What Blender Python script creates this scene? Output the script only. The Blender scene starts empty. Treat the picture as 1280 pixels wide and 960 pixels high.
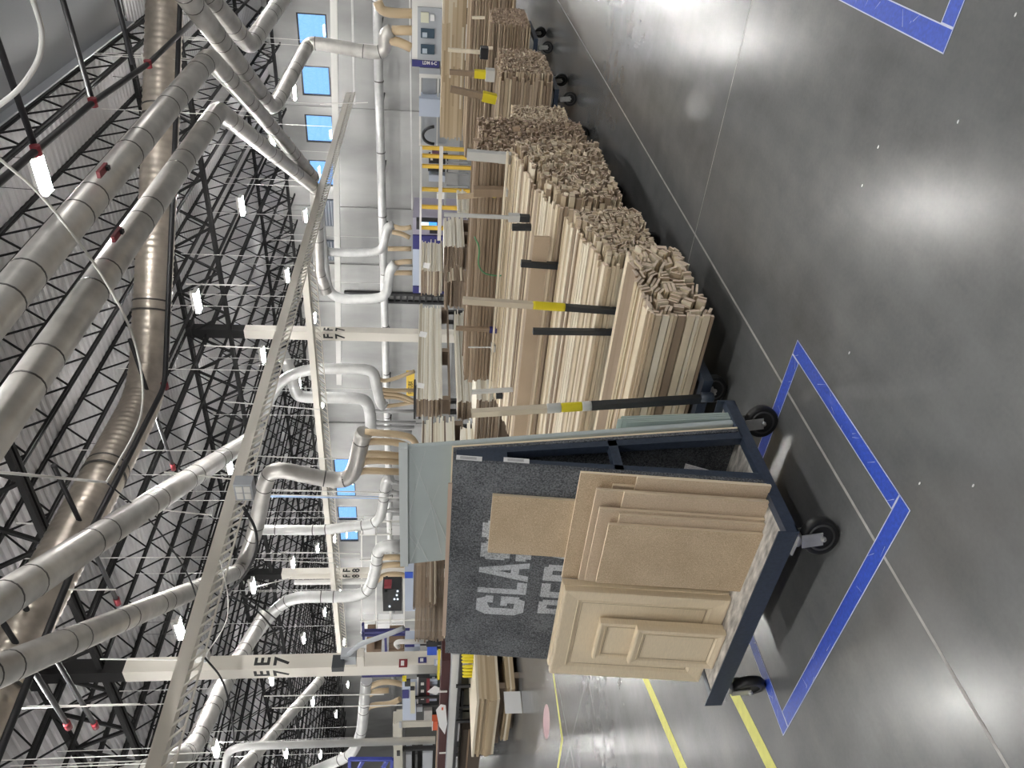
import bpy, bmesh, math, random
from mathutils import Vector, Matrix
random.seed(7)
R = random.Random(11)
COL = bpy.context.scene.collection
PI = math.pi

# ------------------------------------------------------------------ camera (surveyed from the floor joints and the wall)
F = 961.0; H = 1.6
pitch = math.atan(107/F); roll = math.radians(0.84); yaw = math.atan(735/F)
Rz = Matrix.Rotation(yaw, 3, 'Z')
_fw = Vector((0, math.cos(pitch), -math.sin(pitch))); _rt = Vector((1, 0, 0)); _up = _rt.cross(_fw)
FW = Rz @ _fw
RT = Rz @ (math.cos(roll)*_rt + math.sin(roll)*_up)
UP = Rz @ (-math.sin(roll)*_rt + math.cos(roll)*_up)
CAM = Vector((0, 0, H))
def P(x, y, X=None, Y=None, Z=None):
    """photo point -> world point on one plane of the building"""
    d = FW*F + RT*((960-y)-480) + UP*(640-x)
    if X is not None: t = X/d.x
    elif Y is not None: t = Y/d.y
    else: t = (Z-H)/d.z
    return CAM + d*t

# ------------------------------------------------------------------ materials
MATS = {}
def _nt(name):
    m = bpy.data.materials.new(name); m.use_nodes = True
    nt = m.node_tree; b = nt.nodes['Principled BSDF']
    return m, nt, b
def mat(name, col, rough=.6, metal=0, noise=0, nscale=20, spec=.5, bump=0, stretch=None, alpha=None, emit=0, coat=0, dark=None, trans=0):
    if name in MATS: return MATS[name]
    m, nt, b = _nt(name)
    b.inputs['Base Color'].default_value = (*col, 1); b.inputs['Roughness'].default_value = rough
    b.inputs['Metallic'].default_value = metal; b.inputs['Specular IOR Level'].default_value = spec
    b.inputs['Coat Weight'].default_value = coat
    if trans: b.inputs['Transmission Weight'].default_value = trans
    if emit:
        b.inputs['Emission Color'].default_value = (*col, 1); b.inputs['Emission Strength'].default_value = emit
    if noise:
        tc = nt.nodes.new('ShaderNodeTexCoord'); mp = nt.nodes.new('ShaderNodeMapping')
        nz = nt.nodes.new('ShaderNodeTexNoise'); nz.inputs['Scale'].default_value = nscale; nz.inputs['Detail'].default_value = 5
        nt.links.new(tc.outputs['Object'], mp.inputs['Vector']); nt.links.new(mp.outputs['Vector'], nz.inputs['Vector'])
        if stretch: mp.inputs['Scale'].default_value = stretch
        mx = nt.nodes.new('ShaderNodeMix'); mx.data_type = 'RGBA'
        ra = nt.nodes.new('ShaderNodeMapRange'); ra.inputs[1].default_value = .3; ra.inputs[2].default_value = .7
        nt.links.new(nz.outputs['Fac'], ra.inputs[0]); nt.links.new(ra.outputs[0], mx.inputs['Factor'])
        d = dark or tuple(c*(1-noise) for c in col)
        mx.inputs['A'].default_value = (*d, 1); mx.inputs['B'].default_value = (*[min(1, c*(1+noise*.5)) for c in col], 1)
        nt.links.new(mx.outputs['Result'], b.inputs['Base Color'])
        if bump:
            bp = nt.nodes.new('ShaderNodeBump'); bp.inputs['Strength'].default_value = bump; bp.inputs['Distance'].default_value = .01
            nt.links.new(nz.outputs['Fac'], bp.inputs['Height']); nt.links.new(bp.outputs['Normal'], b.inputs['Normal'])
    MATS[name] = m; return m

def floor_mat():
    m, nt, b = _nt('polished_concrete'); N = nt.nodes; Lk = nt.links
    geo = N.new('ShaderNodeNewGeometry')
    def noise(scale, det, sc=None, rough=.6):
        n = N.new('ShaderNodeTexNoise'); n.inputs['Scale'].default_value = scale; n.inputs['Detail'].default_value = det; n.inputs['Roughness'].default_value = rough
        if sc:
            mp = N.new('ShaderNodeMapping'); mp.inputs['Scale'].default_value = sc; mp.inputs['Rotation'].default_value = (0, 0, .35)
            Lk.new(geo.outputs['Position'], mp.inputs['Vector']); Lk.new(mp.outputs['Vector'], n.inputs['Vector'])
        else: Lk.new(geo.outputs['Position'], n.inputs['Vector'])
        return n
    big = noise(.55, 5); fine = noise(60, 3, None, .6); streak = noise(3, 5, (1, .22, 1)); mid = noise(6, 3, None, .5)
    a = N.new('ShaderNodeMath'); a.operation = 'ADD'; Lk.new(big.outputs['Fac'], a.inputs[0]); Lk.new(streak.outputs['Fac'], a.inputs[1])
    a2 = N.new('ShaderNodeMath'); a2.operation = 'MULTIPLY_ADD'; Lk.new(mid.outputs['Fac'], a2.inputs[0]); a2.inputs[1].default_value = .45; Lk.new(a.outputs[0], a2.inputs[2])
    a3 = N.new('ShaderNodeMath'); a3.operation = 'MULTIPLY_ADD'; Lk.new(fine.outputs['Fac'], a3.inputs[0]); a3.inputs[1].default_value = .28; Lk.new(a2.outputs[0], a3.inputs[2])
    cr = N.new('ShaderNodeValToRGB'); mr = N.new('ShaderNodeMapRange'); mr.inputs[1].default_value = .95; mr.inputs[2].default_value = 2.0
    Lk.new(a3.outputs[0], mr.inputs[0]); Lk.new(mr.outputs[0], cr.inputs[0])
    cr.color_ramp.elements[0].color = (.088, .090, .092, 1); cr.color_ramp.elements[1].color = (.190, .192, .194, 1)
    Lk.new(cr.outputs[0], b.inputs['Base Color'])
    rr = N.new('ShaderNodeMapRange'); rr.inputs[3].default_value = .20; rr.inputs[4].default_value = .26
    Lk.new(mid.outputs['Fac'], rr.inputs[0]); Lk.new(rr.outputs[0], b.inputs['Roughness'])
    bp = N.new('ShaderNodeBump'); bp.inputs['Strength'].default_value = .03; bp.inputs['Distance'].default_value = .002
    Lk.new(fine.outputs['Fac'], bp.inputs['Height']); Lk.new(bp.outputs['Normal'], b.inputs['Normal'])
    b.inputs['Specular IOR Level'].default_value = .5
    return m
FLOOR = floor_mat()

def speckle(name, c1, c2, scale, lo=.4, hi=.6, rough=.9):
    m, nt, b = _nt(name); N = nt.nodes; Lk = nt.links
    tc = N.new('ShaderNodeTexCoord'); n = N.new('ShaderNodeTexNoise'); n.inputs['Scale'].default_value = scale; n.inputs['Detail'].default_value = 3; n.inputs['Roughness'].default_value = .8
    n2 = N.new('ShaderNodeTexNoise'); n2.inputs['Scale'].default_value = 5; n2.inputs['Detail'].default_value = 3
    Lk.new(tc.outputs['Object'], n.inputs['Vector']); Lk.new(tc.outputs['Object'], n2.inputs['Vector'])
    ad = N.new('ShaderNodeMath'); ad.operation = 'MULTIPLY_ADD'; Lk.new(n2.outputs['Fac'], ad.inputs[0]); ad.inputs[1].default_value = .3; Lk.new(n.outputs['Fac'], ad.inputs[2])
    mr = N.new('ShaderNodeMapRange'); mr.inputs[1].default_value = lo+.15; mr.inputs[2].default_value = hi+.15
    Lk.new(ad.outputs[0], mr.inputs[0])
    mx = N.new('ShaderNodeMix'); mx.data_type = 'RGBA'; Lk.new(mr.outputs[0], mx.inputs['Factor'])
    mx.inputs['A'].default_value = (*c1, 1); mx.inputs['B'].default_value = (*c2, 1)
    Lk.new(mx.outputs['Result'], b.inputs['Base Color']); b.inputs['Roughness'].default_value = rough
    MATS[name] = m; return m
FELT = speckle('charcoal_felt', (.035, .038, .043), (.21, .22, .235), 130, .38, .66)
SPRAY = speckle('sprayed_paint', (.22, .225, .235), (.58, .60, .63), 150, .36, .56)
MDF = speckle('mdf', (.44, .33, .21), (.66, .52, .36), 260, .42, .6, .75)
MDF2 = speckle('mdf_sanded', (.50, .385, .27), (.62, .49, .35), 200, .42, .6, .7)
MDFEDGE = mat('mdf_edge', (.85, .72, .53), .8)
CREAM = mat('cream_mdf', (.78, .655, .47), .6, noise=.08, nscale=30, stretch=(1, 1, 12))
NAVY = mat('navy_steel', (.036, .050, .078), .4, noise=.25, nscale=60, spec=.5)
CHAR = mat('charcoal_post', (.022, .026, .031), .45)
DECK = mat('scuffed_deck', (.52, .49, .45), .7, noise=.55, nscale=14, stretch=(1, 3, 1))
DARKFAB = mat('dark_rubber', (.012, .012, .013), .45)
STEEL = mat('zinc_steel', (.50, .50, .49), .45, .5, noise=.2)
STEELD = mat('wheel_hub', (.10, .10, .10), .45, .6)
YTAPE = mat('yellow_tape', (.75, .62, .02), .5)
YPAINT = mat('yellow_floor_tape', (.72, .70, .16), .5, noise=.1)
YRAIL = mat('yellow_rail', (.78, .50, .06), .5)
BTAPE = mat('blue_tape', (.035, .085, .50), .45, noise=.25, nscale=25, stretch=(3, 3, 1))
TAPEEDGE = mat('tape_edge', (.55, .58, .72), .7)
JOINT = mat('joint_filler', (.36, .345, .33), .6, noise=.3, nscale=12)
PVC = mat('pvc_wood', (.62, .54, .42), .5)
WRAP = mat('white_wrap', (.62, .62, .60), .35)
PAPER = mat('white_paper', (.8, .8, .8), .7)
INK = mat('black_ink', (.01, .01, .01), .6)
GALV = mat('galvanised', (.66, .64, .61), .38, .6, noise=.22, nscale=2.2, stretch=(1, 1, 1))
GALVW = mat('galvanised_light', (.70, .70, .69), .42, .35, noise=.12, nscale=3)
SPIRAL = mat('spiral_duct', (.56, .50, .43), .38, .7, noise=.25, nscale=3)
BAND = mat('duct_seam', (.10, .095, .09), .5, .5)
HOSE = mat('tan_hose', (.58, .45, .29), .5)
HOSEG = mat('grey_hose', (.42, .42, .42), .45)
BLACK = mat('black_steel', (.012, .012, .014), .5)
JOIST = mat('joist_paint', (.014, .0135, .014), .7, spec=.2)
DECKING = mat('white_roof_deck', (.50, .49, .50), .55)
WALL = mat('tilt_wall', (.36, .36, .355), .75, noise=.3, nscale=.6, stretch=(1, 1, .35))
WHITE = mat('white_paint', (.74, .73, .70), .45)
COLW = mat('column_paint', (.72, .68, .61), .5)
GREYP = mat('machine_grey', (.40, .42, .45), .5)
BLUEGREY = mat('machine_blue_grey', (.50, .56, .68), .45)
NAVYP = mat('machine_navy', (.03, .03, .17), .45)
RBLUE = mat('royal_blue', (.03, .10, .60), .5)
GLASSG = mat('wrapped_glass', (.56, .63, .63), .22, noise=.06, nscale=4, stretch=(1, 6, 1), coat=.6)
GLASSE = mat('glass_edge', (.52, .61, .57), .15, coat=.5)
FILM = mat('film_streak', (.62, .66, .66), .3)
DRED = mat('rack_red', (.05, .008, .008), .5)
RED = mat('red_paint', (.22, .02, .03), .5)
ORANGE = mat('orange_tag', (.7, .13, .05), .6)
SCREEN = mat('screen_lit', (.75, .88, 1.0), .3, emit=1.2)
SCREENB = mat('screen_blue', (.05, .25, .9), .3, emit=1.0)
LED = mat('led_tube', (1.0, .985, .95), .4, emit=240)
WINGLASS = mat('window_glass', (.9, .95, 1), .02, trans=1)
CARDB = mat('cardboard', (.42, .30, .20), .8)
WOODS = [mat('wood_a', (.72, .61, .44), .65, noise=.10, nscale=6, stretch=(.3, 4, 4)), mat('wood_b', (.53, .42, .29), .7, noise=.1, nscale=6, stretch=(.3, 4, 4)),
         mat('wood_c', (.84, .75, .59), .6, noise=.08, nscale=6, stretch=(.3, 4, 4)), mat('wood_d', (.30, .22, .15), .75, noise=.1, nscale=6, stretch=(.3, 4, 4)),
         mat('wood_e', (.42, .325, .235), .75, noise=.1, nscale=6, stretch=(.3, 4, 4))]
ENDG = mat('end_grain', (.86, .71, .57), .8, noise=.15, nscale=30)
ENDP = mat('end_grain_pink', (.62, .46, .37), .8, noise=.3, nscale=25)
BOARDM = WOODS + [ENDG, ENDP]
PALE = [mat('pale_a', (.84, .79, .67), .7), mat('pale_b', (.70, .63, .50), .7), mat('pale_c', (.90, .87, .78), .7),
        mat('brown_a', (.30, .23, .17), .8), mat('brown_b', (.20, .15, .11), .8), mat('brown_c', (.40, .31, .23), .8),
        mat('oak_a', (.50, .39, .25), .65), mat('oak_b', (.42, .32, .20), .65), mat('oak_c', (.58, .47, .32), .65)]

# ------------------------------------------------------------------ mesh helpers
class MB:
    def __init__(s): s.bm = bmesh.new(); s.mi = 0
    def _f(s, vs, quads, mi=None):
        v = [s.bm.verts.new(p) for p in vs]
        for q in quads:
            try:
                f = s.bm.faces.new([v[i] for i in q]); f.material_index = s.mi if mi is None else mi
            except ValueError: pass
        return v
    def box(s, a, b, M=None, mi=None):
        x0, y0, z0 = a; x1, y1, z1 = b
        if x0 > x1: x0, x1 = x1, x0
        if y0 > y1: y0, y1 = y1, y0
        if z0 > z1: z0, z1 = z1, z0
        vs = [Vector(p) for p in ((x0, y0, z0), (x1, y0, z0), (x1, y1, z0), (x0, y1, z0), (x0, y0, z1), (x1, y0, z1), (x1, y1, z1), (x0, y1, z1))]
        if M is not None: vs = [M @ v for v in vs]
        s._f(vs, ((0, 3, 2, 1), (4, 5, 6, 7), (0, 1, 5, 4), (1, 2, 6, 5), (2, 3, 7, 6), (3, 0, 4, 7)), mi); return s
    def cbox(s, c, size, M=None, mi=None):
        c = Vector(c); h = Vector(size)/2; return s.box(c-h, c+h, M, mi)
    def hexa(s, bot, top, mi=None):
        s._f([Vector(p) for p in list(bot)+list(top)], ((0, 3, 2, 1), (4, 5, 6, 7), (0, 1, 5, 4), (1, 2, 6, 5), (2, 3, 7, 6), (3, 0, 4, 7)), mi); return s
    def bar(s, a, b, w, h=None, mi=None, upv=(0, 0, 1)):
        a = Vector(a); b = Vector(b); h = h or w; d = (b-a).normalized(); u = Vector(upv)
        if abs(d.dot(u)) > .97: u = Vector((0, 1, 0))
        sx = d.cross(u).normalized()*w/2; sy = sx.normalized().cross(d).normalized()*h/2
        s.hexa([a-sx-sy, a+sx-sy, a+sx+sy, a-sx+sy], [b-sx-sy, b+sx-sy, b+sx+sy, b-sx+sy], mi); return s
    def tube(s, pts, r, n=10, mi=None, cap=True, rf=None):
        pts = [Vector(p) for p in pts]; prev = None; rings = []
        nrm = None
        for i, p in enumerate(pts):
            d = (pts[min(i+1, len(pts)-1)]-pts[max(i-1, 0)]).normalized()
            if nrm is None:
                u = Vector((0, 0, 1)) if abs(d.z) < .9 else Vector((1, 0, 0)); nrm = d.cross(u).normalized()
            else:
                nrm = (nrm-d*nrm.dot(d)).normalized()
            bn = d.cross(nrm); rr = rf(i) if rf else r
            rings.append([s.bm.verts.new(p+(nrm*math.cos(2*PI*k/n)+bn*math.sin(2*PI*k/n))*rr) for k in range(n)])
        m = s.mi if mi is None else mi
        for a, b in zip(rings, rings[1:]):
            for k in range(n):
                f = s.bm.faces.new((a[k], a[(k+1) % n], b[(k+1) % n], b[k])); f.material_index = m; f.smooth = True
        if cap:
            for ring in (rings[0][::-1], rings[-1]):
                f = s.bm.faces.new(ring); f.material_index = m
        return s
    def disc(s, c, axis, prof, n=24, mi=None):
        """lathe: prof = [(radius, along axis)]"""
        c = Vector(c); ax = Vector(axis).normalized(); u = ax.orthogonal().normalized(); v = ax.cross(u); rings = []
        for r, t in prof:
            rings.append([s.bm.verts.new(c+ax*t+(u*math.cos(2*PI*k/n)+v*math.sin(2*PI*k/n))*max(r, 1e-4)) for k in range(n)])
        m = s.mi if mi is None else mi
        for a, b in zip(rings, rings[1:]):
            for k in range(n):
                f = s.bm.faces.new((a[k], a[(k+1) % n], b[(k+1) % n], b[k])); f.material_index = m; f.smooth = True
        return s
    def poly(s, pts, z=None, th=0, mi=None):
        vs = [Vector(p) for p in pts]
        a = [s.bm.verts.new(v) for v in vs]; f = s.bm.faces.new(a); f.material_index = s.mi if mi is None else mi
        if th:
            b = [s.bm.verts.new(v+Vector((0, 0, -th))) for v in vs]
            s.bm.faces.new(b[::-1])
            for i in range(len(a)): s.bm.faces.new((a[i], b[i], b[(i+1) % len(a)], a[(i+1) % len(a)]))
        return s
    def build(s, name, m, parent=None, mats=None, recalc=False):
        me = bpy.data.meshes.new(name)
        bmesh.ops.recalc_face_normals(s.bm, faces=s.bm.faces[:])
        if parent is not None and parent.type == 'EMPTY' or (parent is not None and parent.get('_o') is not None):
            off = Vector(parent.get('_o', parent.location)); bmesh.ops.translate(s.bm, verts=s.bm.verts[:], vec=-off)
        s.bm.to_mesh(me); s.bm.free()
        for mm in (mats or [m]): me.materials.append(mm)
        o = bpy.data.objects.new(name, me); COL.objects.link(o)
        if parent is not None: o.parent = parent; o['_o'] = list(off) if 'off' in dir() or True and parent.get('_o') is not None or parent.type == 'EMPTY' else [0, 0, 0]
        else: o['_o'] = [0, 0, 0]
        return o

def tag(o, label=None, cat=None, group=None, kind=None):
    if label: o['label'] = label
    if cat: o['category'] = cat
    if group: o['group'] = group
    if kind: o['kind'] = kind
    return o
def thing(name, label, cat, loc, group=None):
    o = bpy.data.objects.new(name, None); COL.objects.link(o); o.location = loc; o['_o'] = list(loc)
    o.empty_display_size = .1
    return tag(o, label, cat, group)
def struct(o): o['kind'] = 'structure'; return o
def copy_tree(o, parent=None):
    c = o.copy(); COL.objects.link(c)
    if parent is not None: c.parent = parent
    for ch in [x for x in ALLCH.get(o.name, [])]: copy_tree(ch, c)
    return c
ALLCH = {}
def children_index(root):
    for o in bpy.data.objects:
        if o.parent is not None: ALLCH.setdefault(o.parent.name, [])
    ALLCH[root.name] = [o for o in bpy.data.objects if o.parent == root]
    for c in ALLCH[root.name]: children_index(c)

def text(name, body, size, m, parent, origin, right, up, bold=0, xs=1.0, space=1.0, align='LEFT', ext=.0006):
    cu = bpy.data.curves.new(name, 'FONT'); cu.body = body; cu.size = size; cu.offset = bold; cu.extrude = ext
    cu.align_x = align; cu.space_character = space; cu.materials.append(m); cu.resolution_u = 3
    tmp = bpy.data.objects.new('tmp', cu); COL.objects.link(tmp)
    bpy.context.view_layer.update()
    me = bpy.data.meshes.new_from_object(tmp.evaluated_get(bpy.context.evaluated_depsgraph_get()))
    me.materials.clear(); me.materials.append(m)
    bpy.data.objects.remove(tmp); bpy.data.curves.remove(cu)
    right = Vector(right).normalized(); up = Vector(up).normalized(); n = right.cross(up)
    M = Matrix(((right.x, up.x, n.x, 0), (right.y, up.y, n.y, 0), (right.z, up.z, n.z, 0), (0, 0, 0, 1)))
    off = Vector(parent.get('_o', (0, 0, 0))) if parent else Vector()
    me.transform(Matrix.Translation(Vector(origin)-off) @ M @ Matrix.Diagonal((xs, 1, 1, 1)))
    o = bpy.data.objects.new(name, me); COL.objects.link(o); o['_o'] = list(off)
    if parent: o.parent = parent
    return o

# ------------------------------------------------------------------ setting
XW0, XW1, YW0, YW1, ZR = -78.0, 13.5, -12.0, 41.0, 9.7
struct(MB().box((XW0, YW0, -.1), (XW1, YW1, 0)).build('floor', FLOOR))
# corrugated roof deck: ribs run across (along X)
mb = MB(); y = YW0; pr = []
while y < YW1:
    pr += [(y, 0), (y+.10, 0), (y+.13, .045), (y+.21, .045), (y+.24, 0)]; y += .24
for (ya, za), (yb, zb) in zip(pr, pr[1:]):
    if ya == yb and za == zb: continue
    mb._f([(XW0, ya, ZR+za), (XW1, ya, ZR+za), (XW1, yb, ZR+zb), (XW0, yb, ZR+zb)], ((0, 1, 2, 3),))
mb.box((XW0, YW0, ZR+.06), (XW1, YW1, ZR+.12))
struct(mb.build('ceiling', DECKING))
# window wall (y = 41) with real openings
mb = MB(); wins = []
k = 0; wz0, wz1 = 6.68, 8.12
wx = [P(366, (y0+y1)/2, Y=YW1).x for (y0, y1) in ((16, 55), (81, 118), (142, 177), (195, 236))]
pitchx = (wx[2]-wx[0])/2
xc = wx[0]+pitchx*-2
opens = []
for g in range(-2, 27):
    c = wx[0]+pitchx*g
    if g in (4, 5, 6, 7, 8, 9, 10, 11): continue
    if -47 < c < 12: opens.append(c)
ww = .74
# three far ones surveyed separately
xs = sorted(opens); cur = XW0
mb.box((XW0, YW1, 0), (XW1, YW1+.25, wz0)); mb.box((XW0, YW1, wz1), (XW1, YW1+.25, ZR+.1))
for c in xs:
    mb.box((cur, YW1, wz0), (c-ww, YW1+.25, wz1)); cur = c+ww
mb.box((cur, YW1, wz0), (XW1, YW1+.25, wz1))
# panel joints / pilasters
for yy in (-2, 139, 262, 333, 380, 530, 660):
    xx = P(450, yy, Y=YW1).x if yy > -2 else -7
    mb.box((xx-.16, YW1-.12, 0), (xx+.16, YW1, ZR-.6), mi=0)
struct(mb.build('wall_back', WALL))
for i, c in enumerate(xs):
    mb = MB(); fr = .07
    for a, b in (((c-ww, wz0), (c+ww, wz0+fr)), ((c-ww, wz1-fr), (c+ww, wz1)), ((c-ww, wz0+fr), (c-ww+fr, wz1-fr)), ((c+ww-fr, wz0+fr), (c+ww, wz1-fr))):
        mb.box((a[0], YW1+.02, a[1]), (b[0], YW1+.12, b[1]))
    fo = struct(mb.build('window_%d' % (i+1), BLACK))
    o = MB().box((c-ww+fr, YW1+.06, wz0+fr), (c+ww-fr, YW1+.07, wz1-fr)).build('pane', WINGLASS, fo)
struct(MB().box((XW0-.25, YW0, 0), (XW0, YW1, ZR+.1)).build('wall_left', WALL))
struct(MB().box((XW1, YW0, 0), (XW1+.25, YW1, ZR+.1)).build('wall_right', WALL))
struct(MB().box((XW0, YW0-.25, 0), (XW1, YW0, ZR+.1)).build('wall_near', WALL))
# wall details: dark conduit ladder
mb = MB(); a = P(425, 371, Y=YW1-.3)
mb.box((a.x-.35, YW1-.35, .2), (a.x-.2, YW1-.12, 6.6)); mb.box((a.x+.2, YW1-.35, .2), (a.x+.35, YW1-.12, 6.6))
for i in range(16): mb.box((a.x-.2, YW1-.3, .5+i*.38), (a.x+.2, YW1-.24, .62+i*.38))
t = mb.build('cable_ladder', BLACK); tag(t, 'black vertical cable ladder on the grey window wall right of column F7', 'cable ladder')

# joists (open web) and joist girders
def web(mb, a, b, depth, n, ch, wb):
    a = Vector(a); b = Vector(b); d = (b-a)/n; dn = Vector((0, 0, -depth))
    side = Vector((0, 0, 1)).cross(d).normalized()*ch*.6
    for sg in (-1, 1):
        mb.bar(a+side*sg, b+side*sg, ch*.7, ch); mb.bar(a+dn+side*sg, b+dn+side*sg, ch*.7, ch)
    for i in range(n):
        p = a+d*i; q = a+d*(i+1); m = (p+q)/2
        mb.bar(p, m+dn, wb); mb.bar(m+dn, q, wb)
ZB = ZR-.02
jy = [-2.9, 9.7, 22.3, 34.9, 41.0]
base = {}
for j, (ya, yb) in enumerate(zip(jy, jy[1:])):
    mb = MB(); web(mb, (0, ya, 0), (0, yb, 0), .68, max(4, int((yb-ya)/1.05)), .055, .032)
    base[j] = mb.build('roof_joist', JOIST)
xj = []
x = 11.6
while x > -74: xj.append(x); x -= 1.575
first = {}
for j in base:
    for x in xj:
        o = base[j] if j not in first else base[j].copy()
        if j in first: COL.objects.link(o)
        first[j] = 1
        o.location = (x, 0, ZB)
        tag(o, 'black open web steel joist running under the corrugated roof deck', 'joist', 'roof joists in rows')
mb = MB(); web(mb, (0, 0, 0), (-12.6, 0, 0), 1.35, 8, .11, .07); g0 = mb.build('joist_girder', JOIST); fst = True
for gy in (9.7, 22.3, 34.9, -2.9):
    for gx in (10.1, -2.5, -15.1, -27.7, -40.3, -52.9):
        o = g0 if fst else g0.copy()
        if not fst: COL.objects.link(o)
        fst = False
        o.location = (gx, gy, ZB-.12)
        tag(o, 'deep black steel truss girder carrying the roof joists across the hall', 'girder', 'joist girders between the columns')
# grey smooth soffit panels, upper right of the hall
def soffit():
    e0 = P(0, 150, Z=8.5); e1 = P(150, 25, Z=8.5); xe = (e0.x+e1.x)/2
    t = thing('soffit_panel', 'smooth grey ribbed soffit panels below the corrugated deck', 'soffit', (xe, 6, 8.5))
    y1 = e1.y+.3
    MB().box((xe, 0, 8.5), (xe+9, y1, 8.56)).build('panel', GREYP, t)
    for i in range(9):
        MB().box((xe+.05, .6+i*1.35, 8.42), (xe+9, .78+i*1.35, 8.5)).build('rib', GREYP, t)
    MB().box((xe-.03, 0, 8.3), (xe, y1, 8.6)).build('edge_channel', GREYP, t)
soffit()

# columns
def column(x, y, lab, l1, l2, zt=1.72):
    t = thing('steel_column', lab, 'column', (x, y, 0))
    w = .17
    mb = MB(); mb.box((x-w, y-w, 0), (x+w, y+w, 7.75)); mb.build('shaft', COLW, t)
    mb = MB(); mb.box((x-w, y-w, 7.75), (x+w, y+w, 9.6)); mb.box((x-w-.1, y-w-.1, 9.45), (x+w+.1, y+w+.1, 9.6)); tag(mb.build('upper_shaft', JOIST, t), 'black painted upper shaft')
    mb = MB(); mb.box((x-.3, y-.3, 0), (x+.3, y+.3, .03)); mb.build('base_plate', COLW, t)
    for (o, r) in (((x, y-w-.004), (1, 0, 0)), ((x+w+.004, y), (0, 1, 0))):
        for s, z in ((l1, 4.82), (l2, 4.42)):
            text('lettering', s, .44, INK, t, (o[0], o[1], z), r, (0, 0, 1), .012, .95, align='CENTER')
    return t
column(-15.1, 9.7, 'off white steel column lettered E 7 beside the grey floodlight bracket', 'E', '7')
for lab_, m_, (x, y, w_) in (('small pink and red poster on the lower part of column E7', RED, (504, 829, .10)), ('small violet poster on the lower part of column E7', NAVYP, (528, 825, .07)), ('small pale blue label near the foot of column E7', BLUEGREY, (548, 828, .08))):
    q = P(x, y, X=-14.925); o = MB().box((-14.928, q.y-w_, q.z-.09), (-14.922, q.y+w_, q.z+.09)).build('poster', m_); tag(o, lab_, 'poster')
    MB().box((-14.922, q.y-w_*.6, q.z-.02), (-14.920, q.y+w_*.6, q.z+.05)).build('print', PAPER, o)
column(-15.1, 22.45, 'off white steel column lettered F 7 behind the pallets of pale boards', 'F', '7')
column(-27.7, 22.3, 'white steel column lettered F 8 in the distance between the ducts', 'F', '8')

# LED high bays
def lamp():
    t = thing('high_bay_light', 'twin tube LED high bay lamp hanging below the roof joists', 'lamp', (0, 0, 8), 'high bay lamps in the roof grid')
    mb = MB(); mb.box((-.34, -.16, 8.075), (.34, .16, 8.10)); mb.box((-.30, -.05, 8.1), (.30, .05, 8.2)); mb.box((-.34, -.15, 7.98), (-.32, .15, 8.08)); mb.box((.32, -.15, 7.98), (.34, .15, 8.08)); mb.build('housing', WHITE, t)
    for s in (-1, 1): MB().tube([(-.315, s*.09, 8.02), (.315, s*.09, 8.02)], .042, 10).build('led_tube', LED, t)
    for s in (-.28, .28): MB().tube([(s, 0, 8.2), (s*.9, 0, 8.95)], .006, 4).build('hanger', BLACK, t)
    return t
L0 = lamp(); children_index(L0); fst = True
for i in range(12):
    for j in range(-2, 6):
        x = .7+6.3-6.3*i; y = 6.6+6.3*j
        if y > 39 or y < -8: continue
        o = L0 if fst else copy_tree(L0); fst = False
        o.location = (x, y, 8)

# ------------------------------------------------------------------ floor markings
z1 = .0012
def strip(name, pts, m, label, cat, grp=None, z=z1):
    o = MB().poly([(p[0], p[1], z) for p in pts], th=.001).build(name, m)
    return tag(o, label, cat, grp)
def rect(x0, y0, x1, y1): return [(x0, y0), (x1, y0), (x1, y1), (x0, y1)]
TX0, TX1, TY0, TY1, TW = -3.21, -1.765, 1.65, 2.655, .074
def tape(r, lab):
    x0, y0, x1, y1 = r
    t = strip('floor_tape', rect(*r), BTAPE, lab, 'floor tape', 'blue floor tape around the glass cart')
    mb = MB(); e = .004; zz = z1+.0003
    for q in ((x0, y0, x1, y0+e), (x0, y1-e, x1, y1), (x0, y0, x0+e, y1), (x1-e, y0, x1, y1)): mb.poly([(a, b, zz) for a, b in rect(*q)])
    RR = random.Random(int(abs(x0*999)))
    for _ in range(9):
        a = Vector((RR.uniform(x0+.01, x1-.01), RR.uniform(y0+.01, y1-.01), zz)); d = Vector((RR.uniform(-.05, .05), RR.uniform(-.05, .05), 0)); b = a+d
        b.x = min(max(b.x, x0), x1); b.y = min(max(b.y, y0), y1); n = Vector((-d.y, d.x, 0)).normalized()*.0011
        mb.poly([a-n, b-n*.3, b+n*.3, a+n])
    mb.build('worn_edge', TAPEEDGE, t)
tape((TX0+TW, TY0, TX1, TY0+TW), 'blue floor tape strip along the front of the glass cart bay')
tape((TX1-TW, TY0+TW, TX1, TY1), 'blue floor tape strip along the aisle end of the glass cart bay')
tape((TX0+.1, TY1-TW, TX1-TW, TY1), 'short blue floor tape strip running under the rear wheel of the glass cart')
tape((TX0, TY0, TX0+TW, TY1-.2), 'blue floor tape strip reaching under the caster at the far left of the glass cart')
tape((-.53, 2.43, -.455, 3.9), 'blue floor tape strip near the photo top corner pointing away down the aisle')
tape((-.455, 2.43, 1.1, 2.505), 'blue floor tape strip crossing the photo top corner beside the aisle')
def jt(name, pts, lab, w=.008):
    a, b = Vector((*pts[0], z1*.6)), Vector((*pts[1], z1*.6)); d = (b-a); n = Vector((-d.y, d.x, 0)).normalized()*w/2
    o = MB().poly([a-n, b-n, b+n, a+n], th=.0005).build(name, JOINT); struct(o)
jt('trim_1', ((-2.0, -3), (-2.0, 40)), '', .013)
jt('trim_2', ((-70, 4.13), (10, 4.13)), '', .004)
jt('trim_3', ((-8.0, 3.8), (-9.9, 12)), '', .012)
jt('trim_4', ((-6.7, 3.7), (-6.7, 30)), '', .006)
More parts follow.
